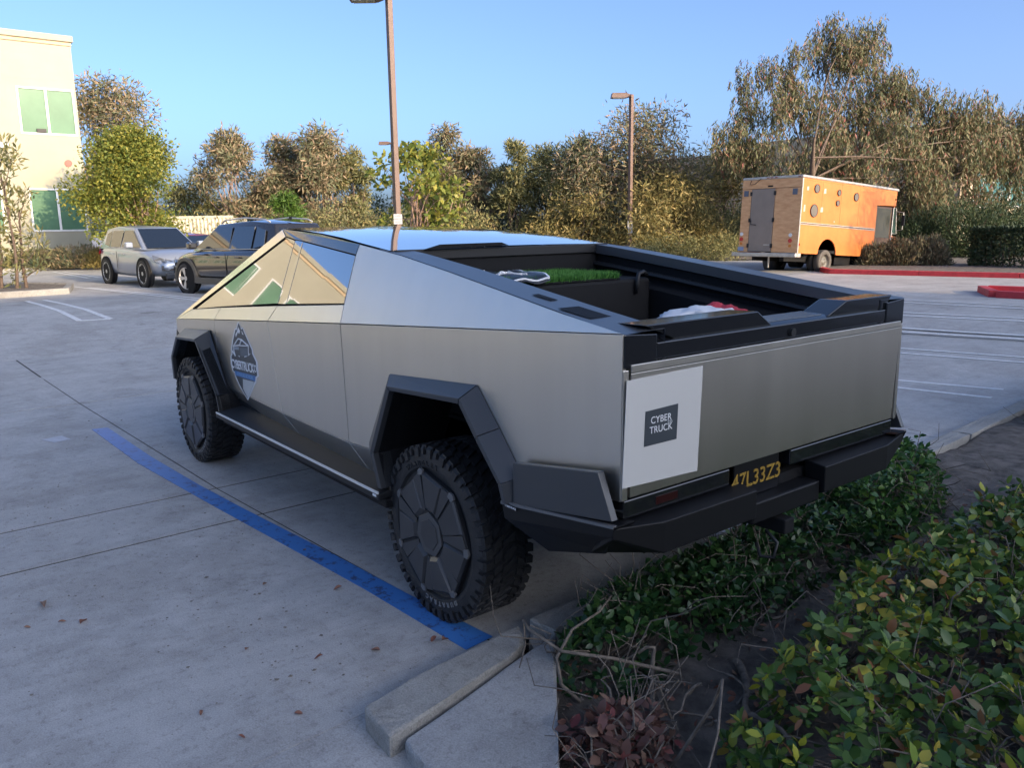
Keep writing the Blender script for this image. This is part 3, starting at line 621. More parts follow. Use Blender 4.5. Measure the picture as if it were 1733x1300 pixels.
# wheels
def make_wheel():
    e=empty('wheel'); e.parent=T
    Rr=.435; pr=[(.20,-.27),(.30,-.283),(.385,-.278),(.415,-.262),(.424,-.24),(.424,-.045),(.415,-.022),(.385,-.006),(.345,-.002),(.325,-.006),(.315,-.02),(.25,-.03)]
    mb=MB(); mb.lathe(pr,72)
    rr=random.Random(2); N=46
    for k in range(N):
        a0=2*math.pi*k/N
        def blk(y0,y1,da,wa,r0,r1,sk=0):
            V=[]
            for (yy,sgn) in ((y0,0),(y1,1)):
                for (r,aw) in ((r0,wa),(r1,wa*.86)):
                    for q in (-aw/2,aw/2):
                        a=a0+da+q+sk*sgn; V.append((r*math.cos(a),yy,r*math.sin(a)))
            mb.add(V,[(0,1,3,2),(4,6,7,5),(0,4,5,1),(2,3,7,6),(0,2,6,4),(1,5,7,3)])
        w_=2*math.pi/N
        for side in (0,1):
            f=(lambda y:y) if side==0 else (lambda y:-.285-y)
            blk(f(-.050),f(-.008),0 if not side else w_*.5,w_*.70,.414,.436,.02)
            blk(f(-.100),f(-.056),w_*.3,w_*.66,.418,.4365,.06)
        blk(-.180,-.108,w_*.1,w_*.55,.418,.4365,.09)
        # shoulder lug climbing down the sidewall
        V=[]; wl=w_*(.62 if k%2 else .40); low=.378 if k%2 else .392
        for (r,y) in ((.433,-.012),(.420,.0015),(low,.0045),(low-.004,-.008),(.425,-.03)):
            for q in (-wl/2,wl/2): a=a0+q+.01; V.append((r*math.cos(a),y,r*math.sin(a)))
        mb.add(V,[(0,2,3,1),(2,4,5,3),(4,6,7,5),(0,8,6,4,2),(1,3,5,7,9)])
    tmo=mb.build('tyre',M['tyre'],e)
    # raised lettering on the sidewall
    tl=MB()
    for i in range(0,26):
        if 6<i<13 or 18<i<22: continue
        a=2*math.pi*i/26; r0,r1=.337,.360; wl=.022
        c,s_=math.cos(a),math.sin(a)
        V=[]
        for y in (-.004,.0015):
            for r in (r0,r1):
                for q in (-wl,wl): V.append((r*math.cos(a+q),y,r*math.sin(a+q)))
        if i%3: tl.add(V,[(0,1,3,2),(4,6,7,5),(0,4,5,1),(2,3,7,6),(0,2,6,4),(1,5,7,3)])
    for word,ac in (('DURATRAC',-90),('WRANGLER',90)):
        for i,ch in enumerate(word):
            a=R_(ac+(i-(len(word)-1)/2)*6.2*(1)); r=.346
            p=(r*math.cos(a),-.0005,r*math.sin(a)); rad=Vector((math.cos(a),0,math.sin(a))); tan=Vector((-math.sin(a),0,math.cos(a)))
            up=rad if ac>0 else rad
            text('sidewall_letter',ch,.032,M['coverl'] if ac<0 else M['tyre'],tmo,frame(p,up.cross(Vector((0,1,0))) ,up),.002,1,.001)
    # wheel cover: heptagon with raised wedges
    base=MB(); n7=7; ph=R_(90)
    hep=lambda r,y,off=0,i=0:(r*math.cos(ph+off+2*math.pi*i/n7),y,r*math.sin(ph+off+2*math.pi*i/n7))
    base.prism([hep(.318,.004,0,i) for i in range(n7)],(0,-.03,0)); base.build('cover_disc',M['black_sat'],e,bevel=.004)
    for i in range(n7):
        a0=ph+2*math.pi*i/n7; a1=a0+2*math.pi/n7
        p=lambda r,a,y:(r*math.cos(a),y,r*math.sin(a))
        c0=a0+.05; c1=a1-.30; cm=math.cos(math.pi/n7)
        def onedge(a): 
            d=(a-a0)-math.pi/n7; return .312*cm/math.cos(d)
        top=[p(.135,a0+.10,.020),p(onedge(c0)*.97,c0,.014),p(onedge(c1)*.97,c1,.014),p(.135,a0+.62,.020)]
        bot=[p(.118,a0+.02,.004),p(onedge(c0),c0-.015,.004),p(onedge(c1),c1+.015,.004),p(.118,a0+.72,.004)]
        MB().add(top+bot,[(0,1,2,3),(0,4,5,1),(1,5,6,2),(2,6,7,3),(3,7,4,0)]).build('cover_wedge',M['cover'],e,bevel=.0015)
        # thin secondary blade
        d0=a1-.27; d1=a1-.02
        top=[p(.12,d0+.03,.011),p(onedge(d0),d0,.010),p(onedge(d1)*1.0,d1,.010),p(.12,d1-.02,.011)]
        MB().prism(top,(0,-.006,0)).build('cover_blade',M['cover'],e,bevel=.001)
        q=[p(.315*1.0,a0-.07,.012),p(.325,a0,.012),p(.315,a0+.07,.012),p(.292,a0+.06,.016),p(.292,a0-.06,.016)]
        MB().prism(q,(0,-.012,0)).build('cover_corner',mat('cover_corner_grey',(.10,.10,.10),.4) if i==0 and not M.get('cc') else M['cc'],e,bevel=.001) if M.get('cc') else None
    MB().prism([hep(.112,.013,.22,i) for i in range(n7)],(0,-.012,0)).build('hub_ring',mat('hub_ring_grey',(.07,.07,.07),.35),e,bevel=.002)
    MB().prism([hep(.080,.017,.22,i) for i in range(n7)],(0,-.01,0)).build('hub_cap',M['cover'],e,bevel=.003)
    return e
M['cc']=mat('cover_corner_grey',(.13,.13,.13),.35)
wh=make_wheel(); WR=.435
poses=[(0,.985,0,12),(3.635,.985,0,31),(0,-.985,math.pi,5),(3.635,-.985,math.pi,40)]
kids_all=[]
for i,(x,y,rz,spin) in enumerate(poses):
    o=wh if i==0 else copy_tree(wh,T)
    o.location=(x,y,WR); o.rotation_mode='XYZ'; o.rotation_euler=Euler((0,R_(spin),rz),'XYZ')
# decal on the front door
dec=empty('door_decal',(0,0,0)); dec.parent=T
def on_door(px,py,d=.0):
    # point on the lower door plane
    A=Vector(B1);Bv=Vector(B2);Cc=Vector(sd_(1.90,zB)); n=(Bv-A).cross(Cc-A).normalized(); n=n if n.y>0 else -n
    r=ray(px,py); t=((np.array(A)-CAM)@np.array(n))/(r@np.array(n)); p=CAM+r*t; return Vector(p)+n*d
Z5=lambda x,y:(370+x*90/731,530+y*160/1300)
outl=[(270,112),(295,165),(312,210),(330,190),(375,290),(440,430),(472,500),(478,555),(505,610),(535,670),(548,790),(555,870),(530,885),(520,950),(495,1000),(408,1200),(370,1140),(290,1000),(235,880),(225,815),(195,800),(172,700),(165,590),(180,560),(175,470),(190,360),(225,205),(245,215),(258,150)]
inner=[((x-360)*.90+358,(y-650)*.955+650) for x,y in outl]
panel('decal_outline',[on_door(*Z5(*p),.002) for p in outl],.001,M['decal_white'],dec,(0,1,0),bevel=0)
panel('decal_field',[on_door(*Z5(*p),.003) for p in inner],.001,M['decal_dark'],dec,(0,1,0),bevel=0)
def dpoly(name,pts,m_,d=.004): panel(name,[on_door(*Z5(*p),d) for p in pts],.0008,m_,dec,(0,1,0),bevel=0)
dpoly('decal_peak',[(275,190),(300,245),(290,285),(270,260),(245,330),(238,290),(262,245)],M['decal_white']); dpoly('decal_peak',[(322,240),(350,300),(330,290)],M['decal_white'])
def dstroke(pts,w_,m_=None):
    mb=MB(); P=[on_door(*Z5(*p),.005) for p in pts]; mb.tube(P,w_,4); mb.build('decal_line',m_ or M['decal_white'],dec)
dstroke([(215,455),(280,350),(325,365),(418,450)],.006); dstroke([(215,450),(300,440),(325,365)],.006); dstroke([(300,445),(418,452)],.005)
dstroke([(218,455),(222,520),(240,590)],.005); dstroke([(418,450),(422,585),(440,560)],.004); dstroke([(190,505),(240,585)],.005)
dpoly('decal_lamp',[(222,462),(285,465),(285,505),(225,500)],mat('decal_mid',(.28,.33,.38),.5)); dpoly('decal_lamp',[(300,480),(400,480),(405,590),(310,590)],mat('decal_mid2',(.13,.15,.17),.5))
dpoly('decal_rock',[(275,580),(300,590),(290,605)],M['decal_white']); dpoly('decal_rock',[(365,590),(410,590),(360,608)],M['decal_white'])
dpoly('decal_band',[(228,790),(512,865),(510,938),(240,855)],M['decal_blue'])
dpoly('decal_foot',[(340,905),(495,945),(480,1000),(408,1170),(345,1040)],M['sticker'])
p0=on_door(*Z5(355,735),.006); xd=(on_door(*Z5(530,775),.006)-on_door(*Z5(190,690),.006)); ud=(on_door(*Z5(355,640),.0)-on_door(*Z5(355,830),.0))
to=text('decal_lettering','CYBERTRUCK',.092,M['decal_white'],dec,frame(p0-xd.normalized()*.030,xd,ud),.0005,.86,.002); 
p1=on_door(*Z5(500,765),.006); text('decal_lettering','CO',.072,M['decal_white'],dec,frame(p1,xd,ud),.0005,.9,.001)
p2=on_door(*Z5(370,862),.006); text('decal_subline','ADVENTURE NETWORK',.036,mat('decal_pale_blue',(.22,.42,.66),.5),dec,frame(p2,(on_door(*Z5(512,900),0)-on_door(*Z5(228,822),0)),ud),.0005,.95)
# tailgate sticker (its scan code is left out)
stk=empty('tailgate_sticker'); stk.parent=T
def tgp(px,py,d=0): p=at(px,py,0,-1.2535-d); return Vector(p)
panel('sticker_sheet',[tgp(1061,645),tgp(1190,619),tgp(1180,797),tgp(1053,828)],.0015,M['sticker'],stk,(-1,0,0),bevel=0)
panel('sticker_logo',[tgp(1093,697,.002),tgp(1148,683,.002),tgp(1145,743,.002),tgp(1090,757,.002)],.001,M['decal_dark'],stk,(-1,0,0),bevel=0)
c=tgp(1119,717,.003); xd=tgp(1148,683)-tgp(1093,697)
text('sticker_lettering','CYBER\nTRUCK',.036,M['decal_white'],stk,frame(c,(0,-1,0),(0,0,1)),.0004,1.05); c2=tgp(1134,714,.003); text('sticker_lettering','CO',.016,M['decal_white'],stk,frame(c2,(0,-1,0),(0,0,1)),.0004)
# ------------------------------------------------------------------ load in the bed
cb=MB().box(.06,-.60,.935,.585,.60,1.585).build('cargo_box',M['black_mat'],bevel=.02); tag(cb,'tall matt black box filling the front of the pickup bed','box')
hk=MB(); hk.tube([(.05,-.47,1.50),(.04,-.47,1.56),(.045,-.485,1.61),(.05,-.53,1.62),(.05,-.56,1.60)],.012,8); hk=hk.build('cargo_hook',M['black_sat'],cb,smooth=True)
def grass_mat():
    r=np.random.default_rng(4); n=26000
    P=np.stack([r.uniform(.065,.58,n),r.uniform(-.36,.62,n),np.full(n,1.588)],1); D=np.stack([r.normal(size=n)*.35,r.normal(size=n)*.35,np.ones(n)],1)
    global rng; rng=np.random.default_rng(5)
    e=empty('grass_mat',(0,0,0)); tag(e,'bright green artificial grass mat on top of the black box in the bed','grass mat')
    MB().box(.065,-.36,1.586,.58,.62,1.594).build('backing',M['black_mat'],e)
    b=scatter('turf',np.array([(-.06,0,0),(0,1,0),(.06,0,0)]),np.array([(0,1,2)]),P,D,r.uniform(.028,.055,n),M['grass'],e); b['kind']='stuff'
grass_mat()
def banner():
    r=np.random.default_rng(2); nx,ny=26,30; V=[];F=[]
    c00=np.array([.56,.02]);c10=np.array([.54,.66]);c01=np.array([.02,.20]);c11=np.array([.02,.64])
    from mathutils import noise
    for i in range(nx):
        for j in range(ny):
            u=i/(nx-1);v=j/(ny-1); p=c00*(1-u)*(1-v)+c10*(1-u)*v+c01*u*(1-v)+c11*u*v
            z=1.632+.014*noise.noise(Vector((p[0]*7,p[1]*6,1)))+.006*math.sin(p[1]*38+p[0]*9)-.10*max(0,u-.86)**1.2*3
            V.append((p[0]-.02*max(0,u-.8),p[1],z))
    for i in range(nx-1):
        for j in range(ny-1): F.append((i*ny+j,i*ny+j+1,(i+1)*ny+j+1,(i+1)*ny+j))
    e=empty('banner'); tag(e,'crumpled dark banner with white print lying on the grass mat','banner')
    o=new_mesh('sheet',V,F,M['cloth'],e,smooth=True); md=o.modifiers.new('s','SOLIDIFY'); md.thickness=.002
    mb=MB()
    def st(pts,w_):
        P=[]
        for u,v in pts:
            i=min(nx-2,u*(nx-1)); j=min(ny-2,v*(ny-1)); P.append(Vector(V[int(i)*ny+int(j)])+Vector((0,0,.004)))
        mb.tube(P,w_,4)
    e0=[(t,0.) for t in np.linspace(0,.97,20)]; st(e0,.007); st([(.97,t) for t in np.linspace(0,.97,20)],.006)
    for (a,b,c,d) in ((.2,.15,.75,.2),(.3,.2,.6,.5),(.75,.2,.5,.45),(.35,.55,.85,.6),(.35,.62,.85,.68),(.35,.70,.8,.76),(.4,.8,.85,.84),(.4,.88,.85,.93),(.15,.4,.2,.9)):
        st([(a+(c-a)*t,b+(d-b)*t) for t in np.linspace(0,1,9)],.006 if b<.5 else .011)
    mb.build('print',M['decal_white'],e)
banner()
def heap(name,cx,cy,z,rx,ry,rz,matl,label,cat,seed):
    from mathutils import noise
    me=bpy.data.meshes.new(name); bm=bmesh.new(); bmesh.ops.create_icosphere(bm,subdivisions=4,radius=1)
    for v in bm.verts:
        n=noise.noise(v.co*2.2+Vector((seed,0,0)))+.6*noise.noise(v.co*5+Vector((0,seed,0))); v.co*=1+.32*n; v.co=Vector((v.co.x*rx,v.co.y*ry,max(-.6,v.co.z)*rz))
    for f in bm.faces: f.smooth=True
    bm.to_mesh(me); bm.free(); me.materials.append(matl); o=bpy.data.objects.new(name,me); C.objects.link(o); o.location=(cx,cy,z); tag(o,label,cat); return o
cr=MB().box(-1.0,-.55,.935,-.42,.50,1.37).build('storage_bin',M['black_mat'],bevel=.02); tag(cr,'black storage bin behind the tailgate under the cloths','bin')
heap('cloth',-.64,-.18,1.412,.16,.26,.07,mat('white_cloth',(.62,.64,.66),.8,bump=.6,bscale=30),'crumpled white cloth showing above the tailgate','cloth',3)
heap('red_cloth',-.62,-.36,1.415,.10,.17,.07,mat('red_cloth',(.38,.03,.05),.8,bump=.6,bscale=30),'crumpled red cloth beside the white cloth in the bed','cloth',8)
heap('blue_cloth',-.74,.36,1.40,.12,.15,.06,mat('blue_red_cloth',(.04,.10,.30),.8,col2=(.45,.05,.06),vscale=9,bump=.6,bscale=30),'blue and red patterned cloth in the bed near the left rail','cloth',5)
# ================================================================== BUILDINGS
def building_left():
    X=39.0; e=empty('office_building',(X,-5.5,0)); tag(e,'cream two storey office building with green windows behind the silver car','building')
    zb=.15; Yr=0.0; Yl=52.0    # local y: 0 at right corner, increasing to the left
    mb=MB()
    cols=[]; y=.16; k=0
    # window bays: (y0,y1,z0,z1)
    wins=[]
    y0=.08
    while y0<46:
        wins.append((y0+.02,y0+2.25)); y0+=3.25
    st=M['stucco']
    zl=(1.99,3.88); zu=(6.2,8.18)
    # wall built round the openings
    def wall(ya,yb,za,zb_): MB().box(0,ya,za,.35,yb,zb_).build('wall_panel',st,e)
    mbw=MB()
    edges=[0]+[v for w_ in wins for v in w_]+[Yl]
    mbw.box(0,0,zb,.35,Yl,zl[0]); mbw.box(0,0,zl[1],.35,Yl,zu[0]); mbw.box(0,0,zu[1],.35,Yl,10.05)
    for a,b in zip(edges[0::2],edges[1::2]):
        if b-a>.03:
            mbw.box(0,a,zl[0],.35,b,zl[1]); mbw.box(0,a,zu[0],.35,b,zu[1])
    mbw.box(.35,0,zb,18,.3,10.05); mbw.box(.35,.3,9.4,18,Yl,9.6)
    mbw.build('wall',st,e)
    MB().box(-.06,-.02,10.05,.4,Yl,10.2).build('cornice_band',M['stucco2'],e)
    MB().box(-.16,-.10,10.2,.45,Yl,10.47).build('cornice',st,e,bevel=.03)
    MB().box(.36,-.10,10.05,18,.3,10.4).build('cornice',st,e)
    # reveal lines
    g=mat('reveal_line',(.36,.34,.27),.9)
    rl=MB()
    for z in (9.62,8.55,5.75,4.30,1.55): rl.box(-.004,.0,z-.012,.002,Yl,z+.012)
    yy=2.72
    while yy<46: rl.box(-.0045,yy-.012,zb,.0015,yy+.012,8.55); yy+=3.25
    o=rl.build('reveal_lines',g,e)
    for i,(a,b) in enumerate(wins):
        for (z0,z1) in (zl,zu):
            f=MB(); t=.07; f.box(-.03,a,z0,.06,a+t,z1);f.box(-.03,b-t,z0,.06,b,z1);f.box(-.03,a+t,z0,.06,b-t,z0+t);f.box(-.03,a+t,z1-t,.06,b-t,z1); mid=(a+b)/2; f.box(-.02,mid-.045,z0+t,.05,mid+.045,z1-t)
            fo=f.build('window',M['wframe'],e)
            for (p,q) in ((a+t,mid-.045),(mid+.045,b-t)): MB().box(.03,p,z0+t,.04,q,z1-t).build('pane',M['wglass'],fo)
    MB().disc((-.02,.62,5.0),(-1,0,0),.15,.04,16).build('alarm_bell',mat('bell_red',(.35,.08,.06),.5),e)
    sl_=MB().box(-.10,1.35,6.30,.028,1.72,6.44).build('desk_item',M['black_sat'],e)
    MB().box(-.4,2.9,5.55,-.05,3.3,5.78).build('wall_lamp',M['wframe'],e)
    return e
building_left()
def building_behind():
    e=empty('office_building',(-40,-22.9,0)); tag(e,'tan office building that shades the lot, behind the camera','building')
    H=16.2; W=90
    mb=MB(); mb.box(-14,0,-.2,0,W,H); mb.build('wall',M['tanwall'],e)
    MB().box(-14.1,-.1,H,.15,W+.1,H+.15).build('cornice',M['stucco'],e)
    y=2
    while y<W-4:
        for z in (1.2,5.4,9.6):
            fo=MB().box(-.02,y,z,.04,y+3,z+2.2).build('window',M['wframe'],e)
            MB().box(.045,y+.08,z+.08,.055,y+1.46,z+2.12).build('pane',M['wglass'],fo); MB().box(.045,y+1.54,z+.08,.055,y+2.92,z+2.12).build('pane',M['wglass'],fo)
        y+=4.6
building_behind()
p=dep(1670,330,50); e=empty('glass_building',(19,-52,0)); tag(e,'office building with tall glazing half hidden behind the pepper tree','building')
MB().box(0,-14,0,14,4,7.5).build('wall',M['tanwall'],e)
for i in range(6):
    fo=MB().box(-.08,-13+i*2.6,2.6,-.002,-10.6+i*2.6,6.6).build('window',M['wframe'],e)
    MB().box(-.10,-12.9+i*2.6,2.75,-.085,-11.85+i*2.6,6.45).build('pane',mat('teal_glass',(.05,.16,.17),.08),fo); MB().box(-.10,-11.75+i*2.6,2.75,-.085,-10.7+i*2.6,6.45).build('pane',bpy.data.materials['teal_glass'],fo)
e=empty('warehouse',(57,-72,0)); tag(e,'distant long tan building seen over the trees','building')
MB().box(-14,-22,0,10,6,8.4).build('wall',M['tanwall'],e); MB().box(-14.1,-22.1,8.4,10.1,6.1,8.75).build('cornice',M['stucco'],e)
# shipping container
A=np.array([44.2,-9.5]);Bb=np.array([41.4,-13.0]); d=Bb-A; L=np.linalg.norm(d); e=empty('shipping_container',(A[0],A[1],.30),math.atan2(d[1],d[0])); tag(e,'cream corrugated container standing behind the silver car','container')
V=[];F=[];nr=22
for i in range(nr*4+1):
    x=L*i/(nr*4); y=-.0 if (i%4) in (0,1) else -.05; V+=[(x,y,.15),(x,y,2.28)]
for i in range(nr*4): F.append((2*i,2*i+2,2*i+3,2*i+1))
MB().add(V,F).build('side_wall',M['container'],e); MB().box(0,0.02,.0,L,2.4,2.3).build('shell',M['container'],e); MB().box(-.05,-.07,2.28,L+.05,.0,2.42).build('top_rail',M['container'],e)
# ================================================================== LAMP POSTS, signs
def lamp_post(x,y,H,rz,label,wid=.15,pedestal=True,sign=None):
    z=hgt(x,y)-.02; e=empty('lamp_post',(x,y,z)); tag(e,label,'lamp post','lamp posts of the car park')
    if pedestal: MB().disc((0,0,0),(0,0,1),.3,.75,20).build('pedestal',M['kerb'],e)
    MB().box(-wid/2,-wid/2,.7 if pedestal else 0,wid/2,wid/2,H).build('pole',M['bronze'],e,bevel=.012)
    MB().box(-.17,-.17,.75,.17,.17,.80).build('base_plate',M['bronze'],e)
    hd=empty('lamp_head',(0,0,H)); hd.parent=e; hd.rotation_euler=(0,0,rz)
    hd.name='lamp_head'
    MB().prism([(.06,-.19,-.02),(.30,-.22,.06),(.95,-.22,.06),(1.0,-.19,-.17),(.30,-.19,-.17),(.06,-.05,-.12)],(0,.40,0)).build('housing',M['bronze'],hd,bevel=.01)
    MB().box(.34,-.15,-.19,.92,.17,-.172).build('lens',M['lens'],hd)
    return e
P1=dep(666,200,21.5)
lp1=lamp_post(P1[0],P1[1],7.50,R_(52),'tall bronze lamp post with a small notice, rising beside the yellow green tree',.145)
sg=MB().box(-.10,-.115,1.68,-.092,.115,1.95).build('notice',M['sign'],lp1); sg.rotation_euler=(0,0,R_(-25))
for i,tx in enumerate(('RESERVED','PARKING ONLY','TOW AWAY')): text('notice_text',tx,.030,M['signtext'],sg,frame((-.102,0,1.90-.08*i),(0,-1,0),(0,0,1)),.001)
P2=dep(1067,290,40); lp2=lamp_post(P2[0],P2[1],7.95,R_(55),'slim lamp post standing in front of the brown eucalyptus',.17)
sg=MB().box(-.10,-.12,1.35,-.092,.12,1.95).build('notice',M['sign'],lp2); sg.rotation_euler=(0,0,R_(-40))
P3=dep(664,260,62); lp3=lamp_post(P3[0],P3[1],8.2,R_(52),'most distant lamp post, its head just left of the tall post',.17)
# ================================================================== ISLANDS AND KERBS
def kerb_run(name,pts,label,matl,hh=.14,wd=.16,kind='kerb',inner=None):
    e=empty(name); tag(e,label,kind)
    for a,b in zip(pts[:-1],pts[1:]):
        a=np.array(a[:2]);b=np.array(b[:2]); L=np.linalg.norm(b-a); d=(b-a)/L; nn=np.array([-d[1],d[0]]); N=max(1,int(L/2.5))
        for i in range(N):
            p=a+d*L*i/N; q=a+d*L*(i+1)/N-d*.012; z0=hgt(*p);z1=hgt(*q)
            P=[(p[0],p[1],z0+hh),(q[0],q[1],z1+hh),(q[0]+nn[0]*wd,q[1]+nn[1]*wd,z1+hh),(p[0]+nn[0]*wd,p[1]+nn[1]*wd,z0+hh)]
            MB().prism(P,(0,0,-hh-.05)).build('kerb_length',matl,e,bevel=.012)
    return e
def patch(name,pts,matl,dz=.10):
    o=MB().prism([(p[0],p[1],hgt(p[0],p[1])+dz) for p in pts],(0,0,-.12)).build(name,matl); tag(o,kind='structure'); return o
a=gp(0,505);b=gp(118,497);c_=gp(125,489)
isl=[(a[0]-.3,a[1]+5),(a[0],a[1]),(b[0],b[1]),(c_[0]+.5,c_[1]-.1),(c_[0]+2.5,c_[1]+1.0),(a[0]+5,a[1]+5)]
kerb_run('island_kerb',isl,'grey kerb around the small island with young trees',M['kerb'],.15,.16); patch('island_soil',[(p[0]+.1,p[1]+.05) for p in isl],M['dirt'],.11)
k0=gp(0,461);k1=gp(172,452)
kerb_run('building_kerb',[(k0[0]-.5,14),(k0[0]-.3,k0[1]),(k1[0],k1[1]),(k1[0]+1,-9)],'pale kerb running along the planting under the office building',M['kerb'],.15,.18)
patch('planting_soil',[(k0[0]-.2,14),(k0[0],k0[1]),(k1[0]+.2,k1[1]),(k1[0]+1.2,-9),(60,-9),(60,-5.4),(38.95,-5.4),(38.95,14)],M['dirt'],.10)
r0=gp(1403,463);r1=gp(1733,471)
dr=(r1-r0)/np.linalg.norm(r1-r0)
rk=[(r0[0]+2.2,r0[1]-2.4),(r0[0]+.35,r0[1]-.3),(r0[0],r0[1]),tuple((r0+dr*14)[:2])]
kerb_run('red_kerb',rk[::-1],'long red painted kerb in front of the orange van planting',M['redkerb'],.15,-.2)
patch('van_side_soil',[(r0[0]+1.9,r0[1]-2.6),(r0[0]+.2,r0[1]-.3),(r0[0],r0[1]-.12),(float((r0+dr*14)[0]),float((r0+dr*14)[1])-.1),(-3,-48),(40,-60),(16.5,-30)],M['dirt'],.12)
q0=gp(1690,503);q1=gp(1733,505); kerb_run('red_kerb',[(q0[0]-9,q0[1]-.6),(q0[0],q0[1]),(q0[0]+.9,q0[1]-1.6),(q0[0]-8,q0[1]-3)][::-1],'short red painted island nose at the right edge',M['redkerb'],.15,-.2)
# earth rising behind the far edge of the lot
def far_bank():
    V=[];F=[];pts=[(60,-8),(50,-10),(44,-15.5),(40,-20),(38,-24),(33,-28),(26.5,-28.5),(22.5,-29),(18.5,-31.5),(16.5,-30)]
    for p in pts: V+=[(p[0],p[1],hgt(*p)+.05),(p[0]+1,p[1]-1,hgt(*p)+.35),(p[0]+40,p[1]-40,hgt(*p)+1.2)]
    for i in range(len(pts)-1):
        for j in range(2): F.append((3*i+j,3*i+j+1,3*i+4+j,3*i+3+j))
    o=new_mesh('bank',V,F,M['dirt']); tag(o,kind='structure')
far_bank()
# ================================================================== CARS
def make_car(name,label,cat,x,y,az,paint,L=4.65,W=1.88,H=1.68,wb=2.7,wr=.36,kind='suv',rails=True,clad=True,spokes=10,steer=0,sc=1.0):
    e=empty(name,(x,y,hgt(x,y)),az); tag(e,label,cat); e.scale=(sc,)*3
    hw=W/2; ft=wb/2; sedan=kind=='sedan'
    belt=.96 if sedan else 1.03; hood=.88 if sedan else .98
    fr=L/2-.02; rr=-L/2+.05
    st=[(rr,.50,belt-.14,.70),(rr+.06,.34,belt-.05,.84),(rr+.30,.28,belt+.04,.92),(-1.35,.26,belt+.04,.985),(-.4,.24,belt+.02,1.0),(.5,.24,belt,1.0),(1.0,.26,hood+.03,.985),(1.55,.27,hood,.95),(fr-.32,.30,hood-.10,.88),(fr-.08,.36,hood-.24,.78),(fr,.50,hood-.36,.70)]
    V=[];F=[];k=None
    for (sx,zb,zt,wf) in st:
        w_=hw*wf; zm=(zb+zt)/2
        half=[(0,zb),(w_*.82,zb),(w_*.96,zb+.09),(w_*1.0,zm-.03),(w_*.985,zt-.20),(w_*.955,zt-.07),(w_*.86,zt),(w_*.45,zt+.035),(0,zt+.045)]
        ring=half+[(-a,b) for a,b in half[-2:0:-1]]; k=len(ring)
        V+=[(sx,a,b) for a,b in ring]
    for i in range(len(st)-1):
        for j in range(k): F.append((i*k+j,i*k+(j+1)%k,(i+1)*k+(j+1)%k,(i+1)*k+j))
    F.append(tuple(range(k))); F.append(tuple(range(len(st)*k-1,(len(st)-1)*k-1,-1)))
    MB().add(V,F).build('body',paint,e,smooth=True,subd=1)
    # greenhouse
    rt=H-.03
    xb0,xt0,xt1,xb1=(-1.85,-1.05,.15,1.15) if sedan else (-2.18,-1.90,.28,1.22)
    yb,yt=hw*.87,hw*.66
    g=[(xb0,yb*.93,belt+.0,),(xt0,yt*.95,rt-.07),((xt0+xt1)/2-.2,yt,rt),(xt1,yt*.98,rt-.06),(xb1,yb*.96,hood+.03)]
    V=[(a,b,c) for a,b,c in g]+[(a,-b,c) for a,b,c in g]+[(g[2][0],0,rt+.035),(g[1][0],0,rt-.062),(g[3][0],0,rt-.055)]
    V+=[((xb0+xb1)/2,yb,belt-.02),((xb0+xb1)/2,-yb,belt-.02)]
    F=[(0,13,4,3,2,1),(5,6,7,8,9,14),(1,2,10,11),(11,10,7,6),(2,3,12,10),(10,12,8,7),(0,1,11,6,5),(3,4,9,8,12)]
    MB().add(V,F).build('roof',paint,e,bevel=.03,smooth=True)
    gl=M['carglass']
    def qs(name,P,out,parent=e,m_=gl,off=.006):
        for s in (1,-1):
            Q=[(p[0],(p[1]+off)*s,p[2]+off*.5) for p in P]; panel(name,Q,.006,m_,parent,(0,s,.2),bevel=0)
    def sp(x_,z_): # point on greenhouse side
        t=(z_-belt)/(rt-.05-belt); return (x_,yb*.985+(yt-yb*.985)*t+.004,z_)
    zl,zh=belt+.05,rt-.115
    A=xb1-.20; Bf=xt1-.06; q1=-.42; q2=-1.28 if not sedan else -1.2; r_b=xb0+.28; r_t=xt0+.22
    qs('side_window',[sp(A,zl),sp(q1+.05,zl),sp(q1+.04,zh),sp(Bf,zh)],1)
    qs('side_window',[sp(q1-.05,zl),sp(q2+.04,zl),sp(q2+.02 if not sedan else -1.0,zh-.01),sp(q1-.04,zh)],1)
    if not sedan: qs('side_window',[sp(q2-.05,zl+.01),sp(r_b+.18,zl+.07),sp(r_t+.0,zh-.09),sp(q2-.05,zh-.01)],1)
    for s in (1,):
        panel('windscreen',[(xb1+.02,yb*.84,hood+.085),(xb1+.02,-yb*.84,hood+.085),(xt1+.035,-yt*.90,rt-.075),(xt1+.035,yt*.90,rt-.075)],.01,gl,e,(1,0,.6),bevel=0)
        panel('rear_window',[(xb0-.012,yb*.78,belt+.16),(xb0-.012,-yb*.78,belt+.16),(xt0-.02,-yt*.82,rt-.13),(xt0-.02,yt*.82,rt-.13)],.01,gl,e,(-1,0,.3),bevel=0)
    ch=MB()
    for s in (1,-1):
        ch.tube([Vector(sp(A,zl-.02))*1 if s>0 else Vector((sp(A,zl-.02)[0],-sp(A,zl-.02)[1],zl-.02)),Vector((r_b+.1,s*sp(0,zl-.02)[1],zl-.005))],.009,6)
    ch.build('window_trim',M['alloy'],e)
